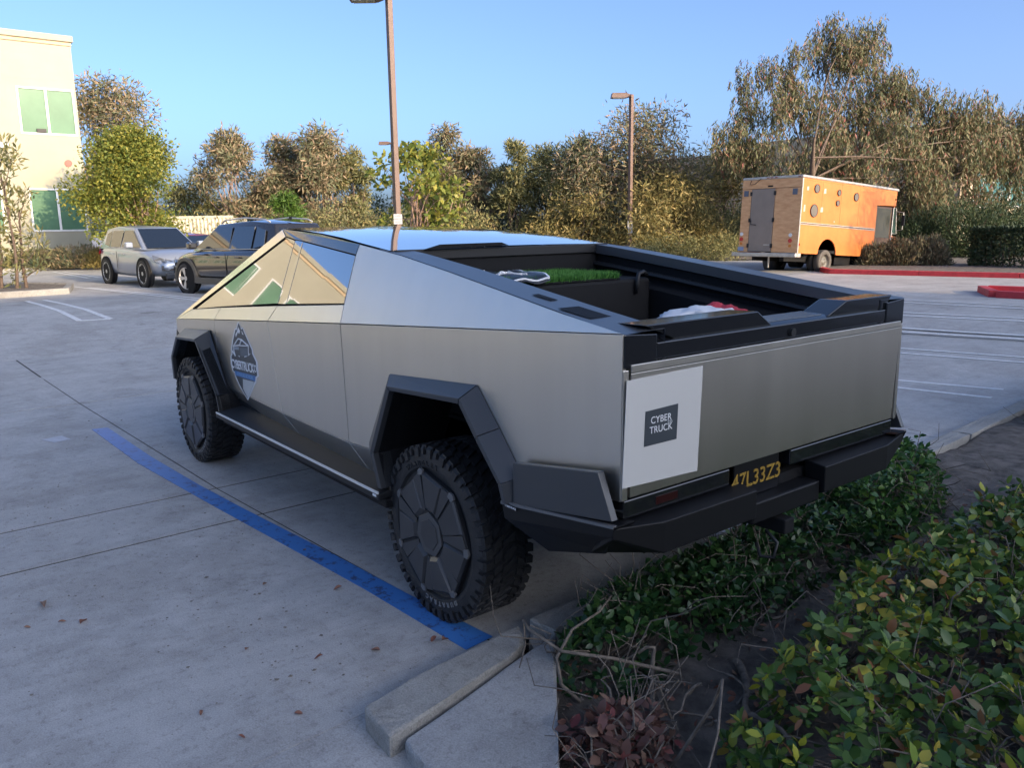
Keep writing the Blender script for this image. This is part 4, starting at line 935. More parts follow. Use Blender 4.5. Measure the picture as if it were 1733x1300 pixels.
    # wheels, wells, cladding
    for sx in (ft,-ft):
        for s in (1,-1):
            yy=s*(hw-.012)
            MB().disc((sx,s*(hw*.93),wr+.01),(0,s,0),wr+.065,hw*.075,32).build('wheel_arch',M['black_mat'],e)
            if clad:
                V=[];F=[];n=18
                for i in range(n+1):
                    a=R_(-14+208*i/n)
                    for r,dy in ((wr+.05,.016),(wr+.125,.012)): V.append((sx+r*math.cos(a),s*(hw+dy),wr+.01+r*math.sin(a)))
                    for r,dy in ((wr+.125,-.06),(wr+.05,-.08)): V.append((sx+r*math.cos(a),s*(hw+dy),wr+.01+r*math.sin(a)))
                for i in range(n):
                    for j in range(4): F.append((4*i+j,4*i+(j+1)%4,4*i+4+(j+1)%4,4*i+4+j))
                MB().add(V,F).build('arch_cladding',M['flare'],e,smooth=False)
            wv=empty('wheel',(sx,s*(hw+.015),wr),0 if s>0 else math.pi); wv.parent=e
            if sx>0 and steer: wv.rotation_euler[2]+=steer
            t=MB(); t.lathe([(.20,-.20),(wr-.05,-.215),(wr-.005,-.20),(wr,-.17),(wr,-.04),(wr-.01,-.012),(wr-.05,0),(wr-.105,-.006),(wr-.11,-.03)],36); t.build('tyre',M['tyre'],wv,smooth=True)
            MB().disc((0,-.10,0),(0,1,0),wr-.10,.02,32).build('brake',M['black_mat'],wv)
            rm=MB(); rm.lathe([(wr-.125,-.05),(wr-.105,-.002),(wr-.098,-.004),(wr-.10,-.05)],32)
            for i in range(spokes):
                a=2*math.pi*(i//2)/(spokes/2)+(.13 if i%2 else -.13) if spokes>5 else 2*math.pi*i/spokes
                dv=Vector((math.cos(a),0,math.sin(a))); tn=Vector((-math.sin(a),0,math.cos(a)))
                p0=dv*.04;p1=dv*(wr-.11); w0,w1=(.016,.022)
                rm.add([p0-tn*w0+Vector((0,-.012,0)),p0+tn*w0+Vector((0,-.012,0)),p1+tn*w1+Vector((0,-.010,0)),p1-tn*w1+Vector((0,-.010,0)),p0-tn*w0+Vector((0,-.04,0)),p0+tn*w0+Vector((0,-.04,0)),p1+tn*w1+Vector((0,-.04,0)),p1-tn*w1+Vector((0,-.04,0))],[(0,1,2,3),(0,4,5,1),(1,5,6,2),(2,6,7,3),(3,7,4,0)])
            rm.disc((0,-.03,0),(0,1,0),.055,.025,16)
            rm.build('rim',M['alloy'],wv)
    if clad:
        for s in (1,-1): MB().box(-ft+wr+.1,s*(hw+.004)-.02,.25,ft-wr-.1,s*(hw+.004)+.012,.40).build('sill_cladding',M['flare'],e,bevel=.01)
    # mirrors, handles, lamps, grille
    for s in (1,-1):
        MB().box(.72,s*(hw+.10)-.11,belt+.04,.90,s*(hw+.10)+.10,belt+.20).build('mirror',paint,e,bevel=.04)
        for xx in (.02,-.88): MB().box(xx-.10,s*(hw+.0)-.015,belt-.155,xx+.10,s*(hw+.0)+.018,belt-.125).build('handle',paint,e,bevel=.006)
        for xx in (q1,): MB().box(xx-.004,s*(hw+.001)-.01,.42,xx+.004,s*(hw+.001)+.003,belt-.06).build('door_gap',M['black_mat'],e)
        MB().add([(fr-.42,s*hw*.90,hood-.10),(fr-.16,s*hw*.80,hood-.16),(fr-.05,s*hw*.52,hood-.24),(fr-.06,s*hw*.50,hood-.34),(fr-.15,s*hw*.80,hood-.33),(fr-.36,s*hw*.915,hood-.24)],[(0,1,2,3,4,5)]).build('headlight',M['lens'],e)
        lm=MB(); lm.tube([(fr-.16,s*hw*.72,hood-.245),(fr-.045,s*hw*.70,hood-.245)],.045,12); lm.build('lamp_bowl',M['lens'],e)
        MB().add([(fr-.10,s*hw*.80,.60),(fr-.0,s*hw*.42,.58),(fr+.01,s*hw*.42,.46),(fr-.09,s*hw*.80,.45)],[(0,1,2,3)]).build('fog_recess',M['grille'],e)
        MB().add([(rr+.02,s*hw*.50,belt-.02),(rr+.05,s*hw*.80,belt-.0),(rr+.32,s*hw*.93,belt-.02),(rr+.30,s*hw*.955,belt-.15),(rr+.02,s*hw*.84,belt-.16),(rr-.01,s*hw*.50,belt-.14)],[(0,1,2,3,4,5)]).build('tail_lamp',M['red_lamp'],e)
    gr=MB(); gr.prism([(fr-.03,-.42,hood-.22),(fr-.03,.42,hood-.22),(fr+.012,.36,hood-.46),(fr+.012,-.36,hood-.46)],(.03,0,0)); gm=gr.build('grille',M['grille'],e,bevel=.01)
    for i in range(4): z_=hood-.26-.05*i; MB().box(fr+.02,-.38+.012*i,z_-.009,fr+.052,.38-.012*i,z_+.009).build('grille_bar',M['alloy'],gm)
    MB().box(fr-.1,-hw*.72,.24,fr+.03,hw*.72,.40).build('front_valance',M['flare'],e,bevel=.03)
    MB().box(rr-.04,-hw*.80,.28,rr+.12,hw*.80,.50).build('rear_valance',M['flare'],e,bevel=.03)
    if rails:
        for s in (1,-1):
            rb=MB(); rb.tube([(xt1-.12,s*yt*.93,rt-.03),(xt1-.25,s*yt*.93,rt+.035),(-.8,s*yt*.95,rt+.075),(-1.55,s*yt*.93,rt+.03),(-1.72,s*yt*.92,rt-.03)],.018,6); rb.build('roof_rail',M['alloy'],e,smooth=True)
    MB().prism([(-1.55,-.012,rt),(-1.70,-.012,rt),(-1.72,-.012,rt+.10),(-1.66,-.012,rt+.09)],(0,.024,0)).build('antenna',M['black_gloss'],e)
    return e
A6=R_(6); f=gp(245,486); 
az=R_(187); cx_=f[0]-math.cos(az)*1.35; cy_=f[1]-math.sin(az)*1.35
# right side of the silver car faces us: shift to the car's left by half its width
lft=Vector((-math.sin(az),math.cos(az)))
make_car('parked_car','silver SUV with grey tinted windscreen facing the camera near the office building','car',cx_+lft.x*.93,cy_+lft.y*.93,az,M['silver'],spokes=10,clad=False,rails=False,H=1.70,wr=.37,sc=1.03)
az=R_(13); f=gp(322,496); rgt=Vector((math.sin(az),-math.cos(az)))
make_car('parked_car','glossy black SUV with roof rails seen behind the pickup nose','car',f[0]-math.cos(az)*1.35+rgt.x*.93,f[1]-math.sin(az)*1.35+rgt.y*.93,az,M['darkpaint'],H=1.72,spokes=10,steer=R_(6),sc=1.04)
d_=dep(338,400,34); make_car('parked_car','dark red car mostly hidden behind the silver SUV','car',d_[0]+1.2,d_[1]-.2,R_(186),M['redpaint'],kind='sedan',H=1.50,L=4.5,clad=False,rails=False)
rk_=MB(); 
# roof rack on the silver car, as on the photographed one
# ================================================================== VAN
def step_van():
    e=empty('delivery_van',(13.1,-22.36,.04),R_(-90)); e.rotation_euler=(0,R_(3.35),R_(-90)); tag(e,'large orange step van with plywood back and taupe rear door','van')
    Lb=6.55; Wd=2.42; OR=M['orange']
    zb,zt=.80,3.36
    # right side wall (y=0), with wheel arch opening
    def arch(xc,r,n=12): return [(xc-r*math.cos(math.pi*i/n),0,.80+max(0,r*math.sin(math.pi*i/n))*.92) for i in range(n+1)]
    P=[(0,0,zb)]+arch(1.86,.60)+[(5.08,0,zb),(5.08,0,2.74),(6.5,0,2.80),(6.5,0,zt),(0,0,zt)]
    MB().prism(P,(0,.05,0)).build('side_panel',OR,e,bevel=.008)
    P2=[(p[0],Wd,p[2]) for p in P]; MB().prism(P2,(0,-.05,0)).build('side_panel',OR,e)
    MB().box(6.44,.05,2.70,6.5,Wd-.05,zt).build('front_panel',OR,e)
    MB().box(0.05,.05,.85,6.4,Wd-.05,.95).build('floor',M['black_mat'],e)
    MB().box(4.9,.06,.95,4.96,Wd-.06,3.3).build('bulkhead',M['black_mat'],e)
    # roof with aluminium edge
    MB().box(-.03,-.03,zt,Lb+.05,Wd+.03,zt+.10).build('roof',M['alu'],e,bevel=.035)
    # trim, marker, patches, portholes
    for z in (1.80,1.86): MB().box(.02,-.018,z-.012,5.0,.0,z+.012).build('side_trim',M['alu'],e)
    MB().box(.02,-.008,1.81,5.0,.0,1.85).build('trim_gap',mat('trim_dark',(.12,.07,.04),.7),e)
    sm=MB()
    for x_ in (1.25,2.5,3.75): sm.box(x_-.004,-.003,1.88,x_+.004,.0,zt-.02)
    for k_ in range(64):
        sm.disc((.05+k_*.1,.0,3.30),(0,-1,0),.012,.004,6)
    sm.build('seams_and_rivets',mat('seam_brown',(.30,.11,.035),.6),e)
    def port(x,z,r,face=True):
        o=MB().disc((x,-.03,z),(0,1,0),r,.06,24).build('porthole',mat('porthole_glass',(.13,.115,.095),.35) if 'porthole_glass' not in bpy.data.materials else bpy.data.materials['porthole_glass'],e)
        rg=MB(); V=[];F=[]; n=24
        rg.tube([(x+r*math.cos(2*math.pi*i/n),-.03,z+r*math.sin(2*math.pi*i/n)) for i in range(n+1)],.011,6,cap=False); rg.build('porthole_ring',M['black_sat'],o)
        return o
    port(.86,3.05,.145);port(.78,2.29,.215);port(2.30,3.01,.105);port(2.26,2.64,.10);port(3.48,2.94,.145)
    for x,z,w_,h_ in ((.32,3.02,.06,.07),(1.40,3.0,.07,.09),(.20,2.34,.05,.12),(1.28,2.35,.08,.09),(2.15,1.98,.03,.03)):
        MB().prism([(x-w_,0,z-h_),(x+w_,0,z-h_*.8),(x+w_*.9,0,z+h_),(x-w_*.8,0,z+h_*.9)],(0,-.006,0)).build('grey_patch',M['grey_patch'],e)
    MB().disc((.0+.06,-.012,1.10),(0,1,0),.045,.01,12).build('side_marker',M['red_lamp'],e)
    # cab door opening and dark sliding door
    MB().prism([(5.10,.03,.62),(6.05,.03,.60),(6.30,.03,1.45),(6.28,.03,2.74),(5.10,.03,2.72)],(0,.04,0)).build('cab_door',mat('dark_door',(.10,.055,.03),.4,var=.2,vscale=4),e,bevel=.01)
    panel('door_glass',[(5.16,.025,1.55),(6.20,.025,1.55),(6.20,.025,2.66),(5.16,.025,2.66)],.01,mat('door_glass',(.07,.07,.055),.12),e,(0,-1,0))
    rr_=MB(); rr_.tube([(6.32,.0,2.72),(6.32,.0,1.5),(6.08,.0,.62)],.022,6); rr_.build('door_edge',M['alu'],e)
    # cab nose
    V=[(5.0,0,.62),(6.35,0,.75),(6.85,.12,.95),(6.98,.18,1.35),(6.72,.10,1.68),(6.35,0,1.72)]
    MB().prism([(6.10,.02,.62),(6.34,.02,1.70),(6.78,.04,1.66),(7.05,.06,1.35),(7.0,.06,.80),(6.7,.04,.62)],(0,Wd-.04,0)).build('nose',mat('orange_brown_nose',(.38,.11,.04),.5),e,bevel=.08)
    panel('front_glass',[(6.72,.10,1.70),(6.72,Wd-.1,1.70),(6.52,Wd-.1,2.74),(6.52,.1,2.74)],.02,mat('cab_glass',(.03,.07,.05),.06),e,(1,0,.2))
    panel('corner_window',[(6.36,.02,1.74),(6.70,.04,1.74),(6.50,.02,2.70),(6.34,.02,2.70)],.02,bpy.data.materials['cab_glass'],e,(0,-1,0))
    fr_=MB(); fr_.tube([(6.36,.0,1.74),(6.72,.02,1.74),(6.52,.0,2.72),(6.34,.0,2.72)],.02,6); fr_.build('window_frame',M['alu'],e)
    mr=MB(); mr.tube([(6.55,-.02,2.6),(6.6,-.28,2.55),(6.6,-.28,1.9),(6.6,-.02,1.85)],.015,6); mr.build('mirror_arm',M['alu'],e); MB().box(6.57,-.34,2.05,6.61,-.22,2.45).build('mirror',M['black_sat'],e)
    MB().disc((6.42,-.01,3.05),(0,1,0),.04,.01,10).build('vent',M['black_mat'],e)
    # back: plywood, door, lamps
    PW=M['plywood']
    MB().box(-.03,.0,.82,.02,1.03,3.04).build('plywood_sheet',PW,e); MB().box(-.03,2.03,.82,.02,Wd,3.04).build('plywood_sheet',PW,e); MB().box(-.035,.0,3.055,.02,Wd,3.36).build('plywood_sheet',PW,e)
    MB().box(-.03,-.012,.80,.03,.012,3.36).build('corner_trim',M['alu'],e)
    dr=MB().box(-.045,1.05,.84,.0,2.01,3.04).build('rear_door',M['tandoor'],e,bevel=.008)
    for y_ in (1.04,2.02):
        for z_ in (1.05,1.95,2.88): MB().box(-.07,y_-.035,z_-.07,-.03,y_+.035,z_+.07).build('hinge',M['black_sat'],dr)
    hn=MB(); hn.tube([(-.07,1.95,1.95),(-.09,1.93,1.80),(-.09,1.72,1.78)],.014,6); hn.build('latch',M['black_sat'],dr)
    MB().box(-.05,1.12,1.06,-.045,1.36,1.10).build('door_sticker',M['alu'],dr)
    for y_,zs in ((.30,(1.42,1.23,1.05)),(2.38-.06,(1.46,1.28,1.12))):
        for z_,mm,r in zip(zs,(M['white'],M['red_lamp'],M['amber']),(.065,.07,.05)):
            MB().disc((-.055,y_,z_),(1,0,0),r,.03,16).build('round_lamp',mm if mm is not M['red_lamp'] else mat('bright_red_lamp',(.55,.03,.03),.3),e)
    for y_ in (.25,2.24): MB().box(-.05,y_-.09,2.80,-.03,y_+.09,3.0).build('vent_square',mat('slate_vent',(.10,.12,.16),.5),e)
    MB().box(-.045,1.15,3.10,-.03,1.35,3.15).build('top_lamp',M['black_mat'],e)
    for y_ in (.12,1.05,1.22,1.38): MB().box(-.045,y_-.05,3.395,-.03,y_+.05,3.425).build('clearance_lamp',M['red_lamp'],e)
    MB().box(-.05,2.20,.86,-.035,2.44,1.0).build('rear_plate',mat('pale_blue_plate',(.28,.34,.46),.5),e)
    MB().box(-.30,-.12,.66,.05,Wd+.10,.80).build('rear_bumper',M['alu'],e,bevel=.02)
    wr_=MB(); wr_.tube([(-.05,2.05,3.36),(-.06,2.1,3.2),(-.06,1.9,3.22),(-.05,1.65,3.40)],.01,5); wr_.build('loose_wire',M['black_sat'],e)
    # chassis and wheels
    MB().box(.05,.55,.52,6.5,.72,.72).build('chassis_rail',M['black_mat'],e); MB().box(.05,1.7,.52,6.5,1.87,.72).build('chassis_rail',M['black_mat'],e)
    MB().box(4.2,.15,.42,5.0,.60,.80).build('step_box',M['black_mat'],e); MB().box(2.9,.3,.45,4.0,1.0,.78).build('fuel_tank',M['black_mat'],e)
    ax=MB(); ax.tube([(1.86,.2,.55),(1.86,Wd-.2,.55)],.09,10); ax.tube([(1.84,1.0,.55),(1.84,1.4,.55)],.24,14); ax.build('rear_axle',M['black_mat'],e)
    bk=MB(); bk.box(-.10,1.05,.28,-.06,1.09,.70); bk.build('hitch_bar',M['alu'],e)
    for xc,r in ((1.86,.425),(5.75,.425)):
        for s,y_ in ((1,.02),(-1,Wd-.02)):
            wv=empty('wheel',(xc,y_,.545),math.pi if s>0 else 0); wv.parent=e
            t=MB(); t.lathe([(.2,-.26),(r-.04,-.27),(r,-.24),(r,-.03),(r-.04,0),(.27,-.005),(.26,-.04)],36); t.build('tyre',mat('dusty_tyre',(.09,.08,.07),.8) if 'dusty_tyre' not in bpy.data.materials else bpy.data.materials['dusty_tyre'],wv,smooth=True)
            rm=MB(); rm.lathe([(.26,-.03),(.25,-.11),(.12,-.12),(.10,-.04),(.0,-.035)],28); rm.build('rim',M['black_sat'] if xc>3 else mat('grey_rim',(.16,.155,.14),.6,.3) if 'grey_rim' not in bpy.data.materials else bpy.data.materials['grey_rim'],wv,smooth=True)
            if xc<3: t=MB(); t.lathe([(.2,-.53),(r-.04,-.54),(r,-.51),(r,-.32),(r-.04,-.29),(.2,-.30)],36); t.build('inner_tyre',M['tyre'],wv,smooth=True)
step_van()
# ================================================================== TREES
def xy(px,py,d): p=dep(px,py,d); return p[0],p[1],p[2]
def TR(kind,label,px,top,base,d,wpx,matl,**k):
    b=dep(px,base,d); t=dep(px,top,d); k['leaf']*=(1.45 if k.get('template')!='wide' else .95); k['n']=int(k['n']*(1.35 if k.get('template')!='wide' else 1.9)); make_tree(kind,label,k.pop('cat','tree'),b[0],b[1],t[2],wpx*k.pop('wf',1.34)*d/1379,matl,**k)
TR('tree','tall brown leaved tree rising beside the office building corner',205,140,395,48,165,L_euc,n=12000,leaf=.22,seed=11,rf=0.85,clumps=26,crown_lo=.32,trunk_r=.2,stems=2)
TR('tree','round yellow green tree in front of the office building corner',230,225,395,33.5,158,L_yel,n=22000,leaf=.125,seed=12,clumps=22,crown_lo=.22,open_=1.25,wf=1.0,template='wide',bark='barkpale')
TR('tree','open crowned reddish tree with pale limbs behind the container',402,222,385,50,102,L_euc,n=6500,leaf=.22,seed=13,rf=0.8,clumps=18,crown_lo=.35,bark='barkpale')
TR('tree','low sparse grey tree at the left end of the far tree row',335,300,385,52,75,L_olive,n=4000,leaf=.2,seed=14,clumps=16,crown_lo=.2)
TR('tree','bushy olive brown tree, left one of the joined pair behind the black SUV',488,230,385,50,92,L_euc,n=12000,leaf=.22,seed=15,clumps=26,crown_lo=.08)
TR('tree','bushy rusty brown tree, right one of the joined pair behind the black SUV',548,228,385,49,100,L_euc,n=13000,leaf=.22,seed=16,clumps=28,crown_lo=.05)
TR('tree','grey green tree with a dark stem just left of the tall lamp post',603,248,385,50,62,L_olive,n=6000,leaf=.2,seed=17,rf=0.85,clumps=16,crown_lo=.3)
TR('tree','small bright green bushy tree behind the black SUV roof',485,326,388,42,50,L_green,n=5000,leaf=.15,seed=18,clumps=14,crown_lo=.05)
TR('tree','young yellow green tree with pink branching stem by the tall lamp post',705,240,382,30,122,L_yel,n=1150,leaf=.24,seed=19,clumps=34,rf=.62,crown_lo=.40,template='wide',bark='barkpale',trunk_r=.10)
TR('tree','reddish brown tree with feathery top right of the tall lamp post',765,214,385,50,92,L_euc,n=10000,leaf=.22,seed=20,clumps=24,crown_lo=.1)
TR('tree','brown bushy tree sloping down to the gap in the far tree row',805,255,385,49,75,L_euc,n=8000,leaf=.22,seed=21,clumps=20,crown_lo=.05)
TR('tree','grey olive tree right of the gap with one pale spike on top',868,236,400,47,56,L_olive,n=7000,leaf=.2,seed=22,rf=0.85,clumps=18,crown_lo=.06)
TR('tree','dark olive tree in the middle of the far row between two lamp posts',925,250,400,48,92,L_olive,n=11000,leaf=.2,seed=23,clumps=26,crown_lo=.05)
TR('tree','dense olive tree just left of the slim lamp post',990,236,405,46,80,L_olive,n=10000,leaf=.2,seed=24,clumps=22,crown_lo=.05)
TR('tree','big spreading brown green tree with forked trunk behind the slim lamp post',1075,190,405,45,185,L_euc,n=14000,leaf=.2,seed=25,rf=0.8,clumps=38,crown_lo=.34,trunk_r=.22,stems=2)
TR('tree','golden olive bush tree between the slim lamp post and the orange van',1140,300,412,42,150,L_gold,n=13000,leaf=.17,seed=26,clumps=28,crown_lo=.04)
TR('tree','yellow green tree just left of the orange van roof',1222,266,420,50,110,L_gold,n=9000,leaf=.2,seed=27,clumps=24,crown_lo=.12,bark='barkpale')
TR('tree','golden low bush tree at the far lot edge left of the slim lamp post',985,345,400,43,120,L_gold,n=6000,leaf=.16,seed=28,clumps=16,crown_lo=.03)
# the large pepper tree: lobes given by their centres
bx=dep(1400,420,40); bt=dep(1440,20,40)
def lobe(px,py,d,r,rz): p=dep(px,py,d); return (p[0]-bx[0],p[1]-bx[1],p[2]-hgt(bx[0],bx[1]),r,rz)
SH=[lobe(1440,105,40,1.4,1.6),lobe(1395,180,40,1.8,1.5),lobe(1490,190,40,1.9,1.8),lobe(1290,240,39,1.9,1.4),lobe(1330,290,38,1.2,1.3),lobe(1380,260,38,1.4,1.3),lobe(1455,290,38,1.7,1.5),lobe(1550,240,39,2.0,1.7),lobe(1560,330,39,1.6,1.6),lobe(1620,260,40,2.0,1.7),lobe(1680,250,41,2.0,1.5),lobe(1700,320,40,1.6,1.3),lobe(1480,120,41,1.5,1.4),lobe(1415,60,40,.9,.9),lobe(1460,60,40,1.0,1.0),lobe(1260,270,40,1.0,1.0),lobe(1520,150,40,1.2,1.2),lobe(1345,170,40,1.1,1.1),lobe(1740,230,41,1.6,1.3),lobe(1395,90,40,.8,.9),lobe(1310,120,39,1.1,1.0),lobe(1350,90,39,1.1,1.0),lobe(1270,160,39,1.2,1.0),lobe(1235,205,39,1.1,.9),lobe(1580,190,40,1.4,1.2),lobe(1640,215,40,1.5,1.2),lobe(1545,150,40,1.2,1.1),lobe(1690,225,41,1.7,1.2),lobe(1745,240,41,1.7,1.3),lobe(1430,230,39,1.6,1.3),lobe(1650,250,40,1.7,1.2),lobe(1700,210,41,1.7,1.2),lobe(1600,240,40,1.5,1.2),lobe(1250,250,39,1.3,1.0),lobe(1310,180,39,1.3,1.0),lobe(1760,260,41,2.0,1.6)]
make_tree('pepper_tree','huge weeping pepper tree towering over the orange van','tree',bx[0],bx[1],bt[2],11.5,L_pepper,n=105000,leaf=.22,clumps=120,shape=SH,seed=31,droop=.85,trunk_r=.34,stems=3,open_=1.3)
make_tree('tree','tree outside the right edge shading the van front','tree',1.0,-29.0,7.2,4.5,L_olive,n=5000,leaf=.22,seed=33,clumps=16,crown_lo=.25)
# woodland filling the gaps low down behind the row
def wood(name,label,p0,p1,dps,top,n,leaf,matl,seed,lo=0.2,dd=3.0):
    global rng; rng=np.random.default_rng(seed)
    P=[];D=[]
    A=dep(p0[0],p0[1],dps);B_=dep(p1[0],p1[1],dps); k=int(n/260)
    for i in range(k):
        t=rng.random(); c=A+(B_-A)*t; dd_=rng.normal()*dd; hgh=top*rng.uniform(.35,1.0); r=rng.uniform(.6,1.3)
        c=np.array([c[0]+CF[0]*dd_,c[1]+CF[1]*dd_,hgt(c[0],c[1])+rng.uniform(lo,hgh)]); q=ball(260); P.append(q*r+c); D.append(q+rng.normal(size=(260,3))*.8)
    P=np.concatenate(P);D=np.concatenate(D); P[:,2]=np.maximum(P[:,2],.15)
    o=scatter(name,NARROW_V*np.array([1.5,1,1]),NARROW_F,P,D,rng.uniform(.6,1.2,len(P))*leaf,matl); tag(o,kind='stuff'); return o
wood('woodland','',(290,385),(1260,400),54,4.7,75000,.26,L_dark,41)
wood('undergrowth','',(300,385),(1240,402),46,2.9,42000,.22,L_olive,42,dd=1.5)
wood('undergrowth','',(600,385),(1240,410),43,1.9,22000,.2,L_gold,43,dd=1.0)
wood('ground_cover','',(1075,418),(1250,428),40,.75,16000,.13,L_olive,44,lo=.1,dd=.8)
wood('woodland','',(1250,400),(1760,400),52,3.6,30000,.26,L_dark,45)
# shrubs beyond the van
def shrub(name,label,cat,x,y,rx,ry,h,n,leaf,matl,seed,group=None,up=.3,T='narrow',base=None,twigs=14,clump=True):
    global rng; rng=np.random.default_rng(seed); z0=hgt(x,y)+.05 if base is None else base
    e=empty(name,(x,y,z0)); tag(e,label,cat,group)
    q=unit(rng.normal(size=(n,3))); q[:,2]=np.abs(q[:,2]); rad=rng.random((n,1))**.35
    from mathutils import noise
    nz=np.array([noise.noise(Vector((a*2.1+seed,b*2.1,c*2.1))) for a,b,c in q])[:,None]
    P=q*rad*np.array([rx,ry,h])*(1+.38*nz); P[:,2]=np.maximum(P[:,2],.02)
    D=q*np.array([1,1,.8])+rng.normal(size=(n,3))*.6+np.array([0,0,up])
    TT={'narrow':(NARROW_V,NARROW_F),'wide':(WIDE_V,WIDE_F)}[T]
    scatter('foliage',*TT,P,D,rng.uniform(.6,1.2,n)*leaf,matl,e)
    mb=MB()
    for i in range(twigs):
        a=rng.uniform(0,6.28); rr=rng.uniform(.3,.8); limb(mb,(rng.normal()*.05*rx,rng.normal()*.05*ry,0),(math.cos(a)*rx*rr,math.sin(a)*ry*rr,h*rng.uniform(.4,.85)),.02*max(h,.5),.006,.1,4)
    mb.build('branches',M['bark'],e)
    return e
for i,(px,py,rw,h,lab) in enumerate(((1492,452,.62,.75,'small grey lavender bush nearest the orange van wheel'),(1540,452,.85,.98,'broad grey lavender bush in front of the van door, middle of three'),(1590,452,.80,1.08,'tall grey lavender bush right of the orange van'))):
    p=gp(px,py+4); shrub('lavender_bush',lab,'bush',p[0]+.8,p[1]-.8,rw,rw,h,3800,.20,L_lav,60+i,'lavender bushes by the red kerb',up=1.1)
p=dep(1630,400,37); shrub('dark_shrub','broad dark green shrub mound behind the lavender bushes','shrub',p[0],p[1],3.4,2.4,2.5,16000,.2,L_dark,70)
p=dep(1745,380,38); shrub('dark_shrub','dark shrub mound at the right edge under the pepper tree','shrub',p[0],p[1],3.0,2.4,2.9,12000,.2,L_dark,71)
p=dep(1560,400,38); shrub('dark_shrub','lower dark shrub just right of the van nose','shrub',p[0],p[1],1.8,1.8,1.9,9000,.18,L_dark,72)
def box_hedge(name,label,x,y,sx,sy,h,n,leaf,matl,seed,rz=0):
    global rng; rng=np.random.default_rng(seed); z0=hgt(x,y)+.05; e=empty(name,(x,y,z0),rz); tag(e,label,'hedge')
    u=rng.random((n,3)); f=rng.integers(0,3,n); P=np.stack([(u[:,0]-.5)*sx,(u[:,1]-.5)*sy,u[:,2]*h],1)
    P[f==0,2]=h*rng.uniform(.9,1.03,(f==0).sum()); k=f==1; P[k,1]=np.sign(u[k,1]-.5)*sy/2*rng.uniform(.88,1.03,k.sum()); k=f==2; P[k,0]=np.sign(u[k,0]-.5)*sx/2*rng.uniform(.88,1.03,k.sum())
    D=P/np.array([sx,sy,h])+rng.normal(size=(n,3))*.5
    scatter('foliage',WIDE_V,WIDE_F,P,D,rng.uniform(.6,1.2,n)*leaf,matl,e)
    mb=MB(); 
    for i in range(16): limb(mb,((i/15-.5)*sx*.9,0,0),((i/15-.5)*sx*.9,rng.normal()*.1,h*.8),.03,.01,.1,4)
    mb.build('branches',M['bark'],e)
p=dep(1700,430,28); box_hedge('clipped_hedge','clipped dark green hedge at the right behind the red kerb',p[0]-.6,p[1]-.8,3.6,1.4,1.35,11000,.13,L_dark,75,R_(-8))
# planting under the office building
k=0
for px,d,rw,h,mt,lab in ((70,35.2,1.0,.85,L_lav,'brown dry bush under the first ground floor window'),(95,36,.9,.8,L_lav,'brown rounded bush left of the spiky agave'),(140,35.5,1.25,.95,L_euc,'wide rusty bush by the office building corner'),(40,36,.9,.7,L_olive,'low olive bush behind the young trees'),(165,35,.6,.8,L_gold,'pale grassy clump beside the silver SUV')):
    p=dep(px,440,d); shrub('foundation_bush',lab,'bush',p[0],p[1],rw,rw,h,3200,.16,mt,80+k,'bushes along the office building',up=.6); k+=1
def agave(x,y,label,s):
    global rng; rng=np.random.default_rng(int(s*100)); e=empty('agave',(x,y,hgt(x,y)+.1)); tag(e,label,'agave','agaves'); mt=mat('agave_leaf',(.12,.17,.10),.5)
    mb=MB()
    for i in range(18):
        a=i*2.4; el=.25+.9*(i%5)/5; dv=Vector((math.cos(a)*math.cos(el),math.sin(a)*math.cos(el),math.sin(el))); t=dv.cross(Vector((0,0,1))).normalized()*.05*s
        mb.add([-t,t,dv*.35*s+t*1.1,dv*.8*s,dv*.35*s-t*1.1],[(0,1,2,3,4)])
    mb.build('leaves',mt,e)
p=dep(112,432,35); agave(p[0],p[1],'spiky agave standing up between the brown bushes',1.05); p=dep(60,440,34.5); agave(p[0],p[1],'spiky agave near the young trees',.9)
# young trees in the island at the left edge
def sapling(px,py,top,label,seed,lean,clus):
    global rng; rng=np.random.default_rng(seed)
    b=gp(px,py); d=(b-CAM)@CF; e=empty('young_tree',(b[0],b[1],b[2]+.10)); tag(e,label,'tree','young trees in the left island')
    tp=dep(px+lean,top,d)-b; mb=MB(); pts=limb(mb,(0,0,0),tuple(tp),.05,.016,.03,8)
    P=[];D=[]
    for (cpx,cpy,r,n) in clus:
        c=dep(cpx,cpy,d)-b; a=pts[min(7,max(1,int(8*c[2]/tp[2]*.8)))]; limb(mb,a,tuple(c),.018,.006,.08,4)
        q=ball(n); P.append(q*r+c); D.append(q*.6+rng.normal(size=(n,3))*.5+np.array([0,0,.35]))
    mb.build('trunk',M['bark'],e,smooth=True); P=np.concatenate(P);D=np.concatenate(D)
    scatter('crown',NARROW_V*np.array([1.25,1,1]),NARROW_F,P,D,rng.uniform(.7,1.3,len(P))*.20,L_olive,e)
sapling(46,494,358,'leaning young tree, rightmost of three in the left island',91,-14,[(30,350,.38,70),(45,335,.25,30),(20,372,.35,60),(52,412,.38,60),(62,430,.30,50),(40,445,.3,40),(68,455,.25,40),(30,405,.3,30)])
sapling(30,495,300,'young tree with leafy top, middle of three in the left island',92,-28,[(5,262,.45,110),(10,290,.42,90),(20,275,.3,50),(8,320,.4,60),(3,400,.35,50),(28,470,.3,50),(22,440,.3,40)])
sapling(4,495,390,'short young tree at the very left edge of the island',93,-6,[(-2,395,.4,60),(8,430,.35,50),(-5,350,.4,60),(14,450,.3,40)])
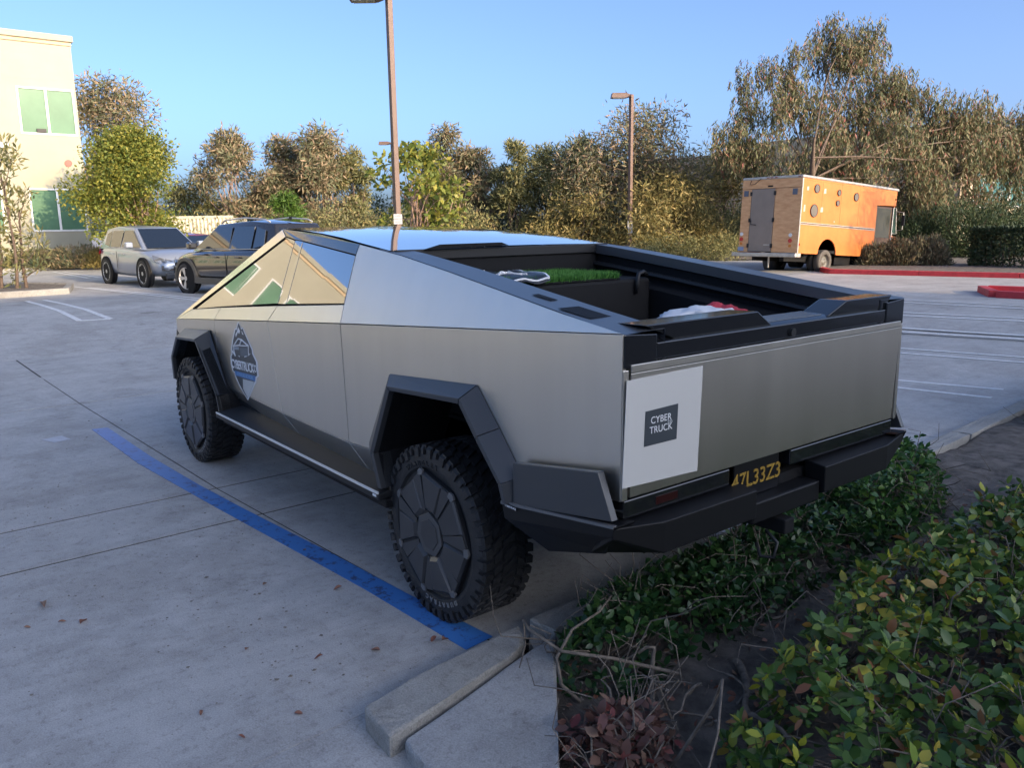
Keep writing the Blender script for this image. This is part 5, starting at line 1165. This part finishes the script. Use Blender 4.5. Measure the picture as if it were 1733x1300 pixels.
# ================================================================== NEAR HEDGES
def leaf_obj_mesh():
    me=bpy.data.meshes.new('leaf'); me.from_pydata([tuple(v) for v in OVAL_V],[],[tuple(t) for t in OVAL_T]); me.update(); me.polygons.foreach_set('use_smooth',[True]*len(me.polygons)); me.materials.append(L_hedge); return me
def near_hedge(name,label,region,h,n_ros,leaf,matl,seed,n_parts=300,twigs=120,leaves_per=7,edge=.10,bare=None,zg=0.0,topvar=.07):
    """region: polygon on the ground; rosettes of leaves on twig ends over the top and flanks"""
    global rng; rng=np.random.default_rng(seed)
    reg=np.array(region); cx_,cy_=reg.mean(0); e=empty(name,(cx_,cy_,zg)); tag(e,label,'shrub')
    def inside(p):
        c=False; j=len(reg)-1
        for i in range(len(reg)):
            if (reg[i][1]>p[1])!=(reg[j][1]>p[1]) and p[0]<(reg[j][0]-reg[i][0])*(p[1]-reg[i][1])/(reg[j][1]-reg[i][1])+reg[i][0]: c=not c
            j=i
        return c
    def dist(p):
        dm=9
        for i in range(len(reg)):
            a=reg[i-1];b=reg[i]; t=max(0,min(1,np.dot(p-a,b-a)/np.dot(b-a,b-a))); dm=min(dm,np.linalg.norm(p-a-(b-a)*t))
        return dm
    from mathutils import noise
    lo=reg.min(0);hi=reg.max(0); tips=[]
    while len(tips)<n_ros:
        p=rng.uniform(lo,hi)
        if not inside(p): continue
        d=dist(p); edgef=min(1,d/edge); hh=h*(edgef**.45)*(1+topvar*2*noise.noise(Vector((p[0]*3,p[1]*3,seed))))+topvar*.6*rng.normal()*.5
        if d<edge*1.3 and rng.random()<.6: z=rng.uniform(.12,1)*hh
        else: z=hh*(1-.38*rng.random()**3.0)
        if z>hh*.55 or rng.random()<.8: tips.append((p[0]-cx_,p[1]-cy_,max(.05,z),d))
    tips=np.array(tips)
    P=[];D=[];S=[]
    for (x,y,z,d) in tips:
        c=np.array([x,y,z]); out=np.array([x,y,0])/(np.linalg.norm([x,y])+1e-6)*max(0,1-d/edge)*1.2+np.array([0,0,1])+rng.normal(size=3)*.35; out/=np.linalg.norm(out)
        k=max(3,int(rng.normal(leaves_per,1.8))); s=leaf*rng.uniform(.7,1.25); a0=rng.uniform(0,6.28)
        t1=np.cross(out,[.3,.5,.8]); t1/=np.linalg.norm(t1); t2=np.cross(out,t1)
        for i in range(k):
            a=a0+i*2.4; up=.15+.75*i/k+rng.normal()*.15; dv=t1*math.cos(a)+t2*math.sin(a)+out*up
            P.append(c-out*.035*(1-i/k)*(leaf/.05)+dv*.004); D.append(dv); S.append(s*rng.uniform(.65,1.1)*(1-.25*i/k))
    P=np.array(P);D=unit(np.array(D));S=np.array(S)
    # nearest ones to the camera become leaf objects
    W=P+np.array([cx_,cy_,zg]); dist_c=np.linalg.norm(W-CAM,axis=1)/S; rel=W-CAM; fx=rel@CF; u=rel@CR/fx*FPX+866; v=650-rel@CU/fx*FPX
    vis=(u>0)&(u<1733)&(v>0)&(v<1300)&(P[:,2]>np.quantile(P[:,2],.45)); order=np.argsort(np.where(vis,dist_c,1e9)); sel=order[:n_parts] if n_parts else np.array([],int)
    me=leaf_obj_mesh(); me.materials[0]=matl
    for i in sel:
        d=Vector(D[i]); x=d.cross(Vector((rng.normal()*.5,rng.normal()*.5,1))).normalized(); z=x.cross(d)
        o=bpy.data.objects.new('leaf',me); C.objects.link(o); o.parent=e; s=float(S[i])
        o.matrix_local=Matrix(((x.x*s,d.x*s,z.x*s,P[i][0]),(x.y*s,d.y*s,z.y*s,P[i][1]),(x.z*s,d.z*s,z.z*s,P[i][2]),(0,0,0,1)))
    rest=np.ones(len(P),bool); rest[sel]=False
    o=scatter('foliage',OVAL_V,OVAL_T,P[rest],D[rest],S[rest],matl,e); o['kind']='stuff'; o.data.polygons.foreach_set('use_smooth',[True]*len(o.data.polygons))
    mb=MB(); stems=[]
    for i in range(max(3,twigs//14)):
        while True:
            p=rng.uniform(lo,hi)
            if inside(p): break
        stems.append((p[0]-cx_,p[1]-cy_))
    stems=np.array(stems)
    for i in rng.choice(len(tips),min(twigs,len(tips)),replace=False):
        t=tips[i]; b=stems[np.argmin(np.linalg.norm(stems-t[:2],axis=1))]; mid=np.array([b[0]*.5+t[0]*.5,b[1]*.5+t[1]*.5,t[2]*.45])+rng.normal(size=3)*.05
        limb(mb,(b[0]+rng.normal()*.03,b[1]+rng.normal()*.03,0),mid,.010,.006,.22,4); limb(mb,mid,t[:3],.0055,.0022,.22,5)
        for q in range(2): limb(mb,mid+rng.normal(size=3)*.02,mid+np.array([rng.normal()*.16,rng.normal()*.16,abs(rng.normal())*.16]),.0035,.0015,.3,4)
    mb.build('twigs',M['twig'],e,smooth=True)
    return e
H1=[(-1.62,.86),(-1.98,1.28),(-2.9,1.45),(-3.6,.4),(-3.2,-2.4),(-2.3,-4.2),(-1.60,-3.7),(-1.40,-2.4),(-1.32,-1.3),(-1.36,-.5),(-1.42,.0),(-1.50,.45)]
near_hedge('hedge_shrub','large leafy shrub with yellow tipped leaves filling the lower right corner',H1,.50,3000,.062,L_hedge,101,300,620,7,.20,zg=-.02,topvar=.10)
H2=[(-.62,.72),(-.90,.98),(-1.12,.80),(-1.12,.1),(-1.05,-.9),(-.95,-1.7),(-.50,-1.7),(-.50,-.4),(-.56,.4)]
near_hedge('dark_shrub','green shrub under the pickup bumper, its leaves coloured darker for the shadow there',H2,.28,1000,.056,L_under,102,300,130,6,.12,zg=-.02)
H3=[(-1.02,-1.30),(-1.02,-2.0),(-.92,-2.45),(-.66,-2.75),(-.42,-2.6),(-.40,-2.0),(-.45,-1.3)]
near_hedge('green_shrub','fresh green shrub spilling past the rear right corner of the pickup',H3,.42,620,.060,leaf_mat('fresh_shrub_leaf',[(0,(.025,.075,.022)),(.5,(.045,.12,.03)),(.85,(.09,.18,.04)),(1,(.16,.25,.04))],.38,.25),103,220,70,6,.14,zg=-.02)
H4=[(-.35,-5.2),(-.62,-4.9),(-1.3,-4.9),(-1.9,-5.5),(-1.4,-8),(-.2,-8.2),(-.05,-6.2)]
near_hedge('edge_shrub','leafy shrub cut off by the right edge of the picture beyond the bare soil',H4,.72,1500,.052,L_hedge,104,80,60,6,.2,zg=-.02)
H5=[(-1.12,1.22),(-1.42,1.30),(-1.62,1.12),(-1.45,.86),(-1.20,.90)]
near_hedge('withered_shrub','small withered shrub with drooping red brown leaves near the slab',H5,.22,95,.060,L_dead,105,150,22,6,.10,zg=-.03)
def bare_branches():
    global rng; rng=np.random.default_rng(55); e=empty('bare_branches',(-1.2,.6,-.02)); tag(e,'tangle of gnarled grey bare branches between kerb and shrub','branch')
    mb=MB()
    for i in range(13):
        a=np.array([rng.uniform(-.25,.30),rng.uniform(-.25,.42),rng.uniform(.0,.12)]); b=a+np.array([rng.normal()*.28,rng.normal()*.32,rng.uniform(.02,.22)]); limb(mb,a,b,rng.uniform(.005,.010),.0025,.35,7)
    limb(mb,(-.10,.25,0),(.2,.10,.12),.014,.006,.3,8); limb(mb,(.05,-.35,.02),(-.35,-.02,.10),.022,.010,.25,8); limb(mb,(-.35,-.02,.10),(-.62,.18,.0),.012,.004,.15,6)
    mb.build('branch',M['twig'],e,smooth=True)
bare_branches()
def loose_twigs():
    global rng; rng=np.random.default_rng(57)
    mb=MB()
    for i in range(170):
        x=rng.uniform(-2.2,-.75); y=rng.uniform(-6,1.3); a=rng.uniform(0,6.28); l=rng.uniform(.03,.13); limb(mb,(x,y,.012),(x+math.cos(a)*l,y+math.sin(a)*l,.02),.0025,.001,.15,3)
    o=mb.build('fallen_twigs',M['twig']); tag(o,kind='stuff')
    NL=2600; P=np.stack([rng.uniform(-2.4,-.7,NL),rng.uniform(-7,1.35,NL),rng.uniform(.0,.045,NL)],1); D=np.stack([rng.normal(size=NL),rng.normal(size=NL),rng.normal(size=NL)*.25],1)
    o=scatter('leaf_litter',OVAL_V,OVAL_T,P,D,rng.uniform(.012,.05,NL),M['dryleaf']); tag(o,kind='stuff')
    bmv=MB(); 
    for i in range(1100):
        x=rng.uniform(-3,-.65); y=rng.uniform(-9,1.3); s=rng.uniform(.004,.018)
        V=[(x+s*rng.uniform(.7,1.2)*a,y+s*rng.uniform(.7,1.2)*b,.0+s*c+.008) for a,b,c in ((1,0,0),(0,1,0),(-1,0,0),(0,-1,0),(0,0,.7),(0,0,-.7))]
        bmv.add(V,[(0,1,4),(1,2,4),(2,3,4),(3,0,4),(1,0,5),(2,1,5),(3,2,5),(0,3,5)])
    o=bmv.build('gravel',M['pebble']); tag(o,kind='stuff')
loose_twigs()
# litter on the concrete
def litter():
    global rng; rng=np.random.default_rng(58)
    spots=[((72,1020),.085,'curled brown leaf lying alone near the left edge of the concrete'),((147,1050),.055,'thin dark rolled leaf right of the curled brown leaf'),((112,1053),.035,'tiny reddish leaf scrap between two larger leaves'),((52,1064),.035,'pale seed pod lying below the curled leaf'),((340,1213),.035,'grey leaf scrap near the bottom of the lot'),((532,1118),.04,'small reddish leaf on the concrete left of the broken kerb'),((513,932),.03,'pale pod lying on the blue line'),((452,988),.03,'pale pod beside the oil spots'),((565,1000),.045,'grey flat leaf beside the blue line'),((512,1210),.035,'pale leaf near the broken kerb end'),((415,1251),.03,'brown pod near the bottom centre'),((757,1083),.05,'dry twig scrap on the blue line end by the tyre'),((730,1088),.04,'dark leaf scrap near the blue line end'),((420,1098),.03,'dark scrap in the middle of the concrete'),((628,1101),.045,'flat leaf left of the kerb stone')]
    me=bpy.data.meshes.new('curled_leaf'); V=[];F=[]
    for i in range(9):
        t=i/8; w_=.30*math.sin(math.pi*min(1,.06+t*.92))**.8
        for j in range(5):
            s=(j-2)/2; V.append((w_*s,t,.22*s*s*w_*3*(.5+t)+.16*math.sin(t*2.6)*t))
    for i in range(8):
        for j in range(4): F.append((i*5+j,i*5+j+1,(i+1)*5+j+1,(i+1)*5+j))
    me.from_pydata(V,[],F); me.update(); me.polygons.foreach_set('use_smooth',[True]*len(me.polygons)); me.materials.append(M['dryleaf'])
    for (p,s,l) in spots:
        q=at(*p,2,.0); o=bpy.data.objects.new('fallen_leaf',me); C.objects.link(o); o.location=(q[0],q[1],.004); o.rotation_euler=(rng.normal()*.1,rng.normal()*.1,rng.uniform(0,6.28)); o.scale=(s*rng.uniform(.6,1.1),s,s*rng.uniform(.7,1.2)); tag(o,l,'leaf','fallen leaves on the concrete')
    bmv=MB()
    for i in range(900):
        x=rng.uniform(-.5,6); y=rng.uniform(1.05,4.0) if rng.random()<.8 else rng.uniform(-2,1); s=abs(rng.normal())*.0028+.0012
        if rng.random()<.35: c=rng.choice(4); x=[1.9,.9,3.0,.4][c]+rng.normal()*.35; y=[1.4,1.9,2.2,1.6][c]+rng.normal()*.15
        V=[(x+s*rng.uniform(.7,1.6)*a,y+s*rng.uniform(.7,1.6)*b,s*c*.8+s*.4) for a,b,c in ((1,0,0),(0,1,0),(-1,0,0),(0,-1,0),(0,0,.8),(0,0,-.5))]
        bmv.add(V,[(0,1,4),(1,2,4),(2,3,4),(3,0,4),(1,0,5),(2,1,5),(3,2,5),(0,3,5)])
    o=bmv.build('grit',M['pebble']); tag(o,kind='stuff')
litter()

# unseen planting added behind the camera so the tailgate has something dark to reflect
def added_reflection_planting():
    global rng; rng=np.random.default_rng(77); P=[];D=[]
    for i in range(150):
        c=np.array([rng.uniform(-14.5,-11),rng.uniform(-20,16),rng.uniform(.2,1.9)]); r=rng.uniform(.5,.9); q=ball(170); P.append(q*r+c); D.append(q+rng.normal(size=(170,3))*.8)
    P=np.concatenate(P);D=np.concatenate(D); P[:,2]=np.maximum(P[:,2],.1); o=scatter('woodland',WIDE_V,WIDE_F,P,D,rng.uniform(.7,1.3,len(P))*.30,L_dark); tag(o,kind='stuff')
added_reflection_planting()
